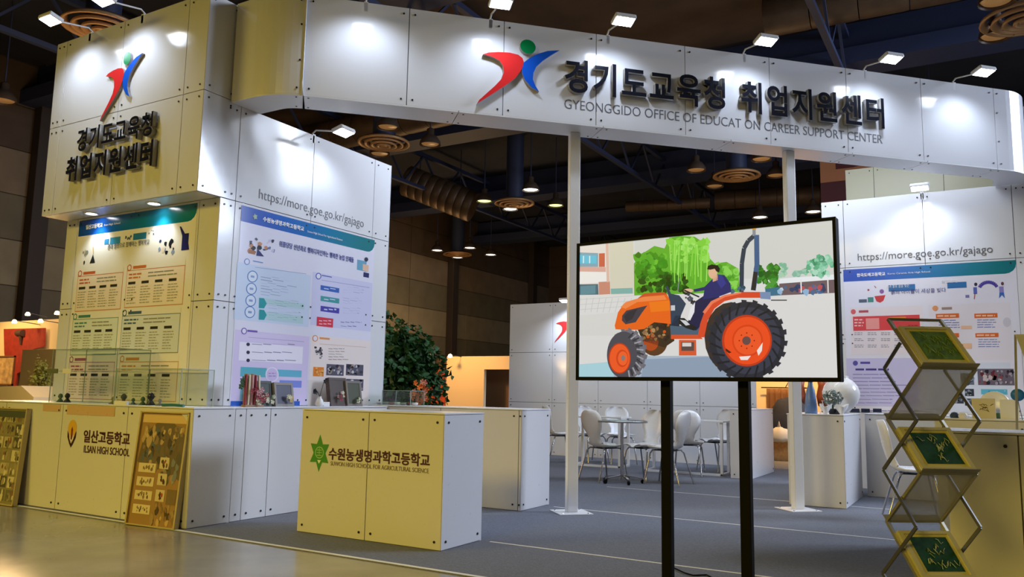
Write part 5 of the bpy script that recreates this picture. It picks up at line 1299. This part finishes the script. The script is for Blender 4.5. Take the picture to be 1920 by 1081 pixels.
q = YP(1463, 830, yb2-.6)
q.x += .18; bg = thing('blanket_heap', 'dark blue quilted heap on the wooden plinth of the amber booth', 'blanket', (q.x, yb2-.55, .36))
bm = bmesh.new(); bmesh.ops.create_uvsphere(bm, u_segments=20, v_segments=12, radius=1)
for v in bm.verts:
    v.co = Vector((v.co.x*.46*(1+.08*math.sin(7*v.co.z)), v.co.y*.28, max(v.co.z, -.35)*.62+.21+.02*math.sin(9*v.co.x)))
me = bpy.data.meshes.new('heap'); bm.to_mesh(me); bm.free(); me.materials.append(mat('navy_cloth', (.008, .014, .035), .8, noise=.3, nscale=8)); link('heap', me, bg)
for p_ in me.polygons: p_.use_smooth = True
wb_ = YP(1465, 850, yb2-.85)
bm = bmesh.new(); bmesh.ops.create_uvsphere(bm, u_segments=18, v_segments=10, radius=1)
for v in bm.verts: v.co = Vector((v.co.x*.22*(1+.12*math.sin(5*v.co.y+3*v.co.x)), v.co.y*.13, max(v.co.z, -.3)*.20+.06+.015*math.sin(12*v.co.x)))
me = bpy.data.meshes.new('bag'); bm.to_mesh(me); bm.free(); me.materials.append(mat('cream_bag', (.40, .38, .32), .7)); 
for p_ in me.polygons: p_.use_smooth = True
wbr = thing('white_bag', 'soft white bag in front of the dark blue heap', 'bag', (wb_.x, yb2-.98, .36)); link('bag_body', me, wbr); MB().tube([(-.02, 0, .24), (0, 0, .36), (.02, 0, .24)], .012, 6).build('knot', mat('cream_bag', (.40, .38, .32), .7), wbr)
for k, px_ in enumerate((1500, 1543)):
    q = YP(px_, 745, yb2-.3); o = thing('wooden_ornament', ['dark wooden ornament left of the blue bottle vase', 'dark wooden ornament right of the blue bottle vase'][k], 'ornament', (q.x, yb2-.3, .36), 0, 'wooden ornaments in the amber booth')
    MB().tube([(0, 0, 0), (0, 0, .64)], .03, 8).build('post', WOOD_D, o); MB().lathe([(0, .64), (.09, .66), (.12, .84), (.08, 1.04), (.1, 1.14), (0, 1.19)], 14).build('carved_head', mat('red_wood', (.12, .03, .015), .5), o)

# left edge booth: cream wall, red cloth, framed picture, track lights, plant
yl = 9.5
a = YP(-60, 600, yl); b = YP(150, 600, yl)
lb_ = thing('neighbour_booth', 'warm lit neighbouring booth wall left of the stand', 'booth', (a.x, yl, 0))
zt = YP(40, 603, yl).z
MB().box(0, b.x-a.x, 0, .1, 0, zt+.02).build('wall_panel', AMB, lb_)
lamp('booth_lamp', 'SPOT', (YP(40, 600, yl).x, yl-2.0, 3.0), 330, (1, .62, .22), (YP(30, 680, yl).x, yl, 1.5), spot_size=R_(80), spot_blend=.8, shadow_soft_size=.2)
lamp('booth_lamp', 'POINT', (YP(50, 700, 6.0).x, 6.0, 2.0), 60, (1, .66, .3), shadow_soft_size=.15)  # unseen fill added to brighten the board, plant and desk
rc = thing('red_drape', 'red cloth drape with a dark round knot on the neighbouring booth', 'drape', (0, yl-.06, 0))
pts = [YP(x, y, yl) for x, y in ((15, 617), (92, 615), (90, 650), (68, 655), (60, 690), (40, 700), (36, 740), (24, 740), (16, 660))]
MB().prism([(p.x, p.z) for p in pts], (1, 0, 0), (0, 0, 1), (0, 0, 0), (0, -1, 0), .03).build('cloth', mat('red_cloth', (.25, .016, .008), .7, noise=.2, nscale=12), rc)
q = YP(50, 625, yl)
MB().tube([(q.x-.10, -.05, q.z), (q.x+.10, -.05, q.z)], .09, 16, flat=.8).tube([(q.x, -.05, q.z-.05), (q.x+.02, -.05, q.z-.24)], [.05, .02], 8).build('dark_knot', mat('dark_brown_cloth', (.05, .02, .015), .8), rc)
a = YP(-12, 667, yl-.1); b = YP(24, 722, yl-.1)
pf = thing('picture_frame', 'brown wooden framed picture on the neighbouring booth at the left edge', 'picture', (a.x, yl-.1, 0))
for (x0, x1, z0, z1) in ((0, b.x-a.x, b.z, b.z+.03), (0, b.x-a.x, a.z-.03, a.z), (0, .03, b.z, a.z), (b.x-a.x-.03, b.x-a.x, b.z, a.z)): MB().box(x0, x1, -.02, .02, z0, z1).build('rail', mat('brown_frame', (.15, .07, .03), .5), pf)
MB().box(.02, b.x-a.x-.02, .0, .01, b.z+.02, a.z-.02).build('picture', mat('sepia_print', (.45, .30, .14), .6, noise=.5, nscale=7), pf)
MB().bar((.05, .01, b.z), (.05, .08, 0), .02, .02).bar((b.x-a.x-.05, .01, b.z), (b.x-a.x-.05, .08, 0), .02, .02).build('stand_leg', WOOD_D, pf)
for k, (px_, py_) in enumerate(((27, 603), (52, 589), (76, 602), (107, 587))):
    q = YP(px_, py_, yl-.5+.2*(k % 2)); o = thing('track_light', 'small warm track light on the neighbouring booth, ' + ['furthest left', 'upper left', 'lower right', 'beside the stand wall'][k], 'lamp', (q.x, q.y, q.z), 0, 'warm track lights on the neighbouring booth')
    MB().lathe([(0, -.03), (.045, -.025), (.05, .0), (.03, .04), (0, .05)], 14).build('lamp_head', LEDO, o); MB().tube([(0, 0, .03), (.05, .5 if k % 2 == 0 else .37, -.02)], .008, 6).build('arm', DARKM, o)
q = YP(75, 745, 7.6)
tree('small yellow-green potted plant left of the stand wall', (q.x, 7.6, 0), 1.30, .17, .15, .26, 420, LEAF2, .015, .06, 'potted_plant', .12)
a = YP(42, 655, 7.9); b = YP(118, 655, 7.9)
o = thing('screen_board', 'pale freestanding board behind the yellow-green plant', 'board', (a.x, 7.9, 0))
MB().box(0, b.x-a.x, 0, .03, 0, a.z, bev=.004).build('panel', mat('peach_board', (.60, .45, .27), .5), o)
MB().box(.05, .35, -.15, .2, 0, .02).build('foot', DARKM, o)
a = YP(-30, 725, 6.6); b = YP(50, 725, 6.6)
o = thing('sloped_desk', 'cream sloped desk top at the left edge behind the aisle counter', 'desk', (0, 6.6, 0))
MB().prism([(a.x, 0), (b.x+.2, 0), (b.x+.2, .98), (b.x-.15, a.z+.03), (a.x, a.z)], (1, 0, 0), (0, 0, 1), (0, 0, 0), (0, 1, 0), .5).build('desk_body', AMB, o)
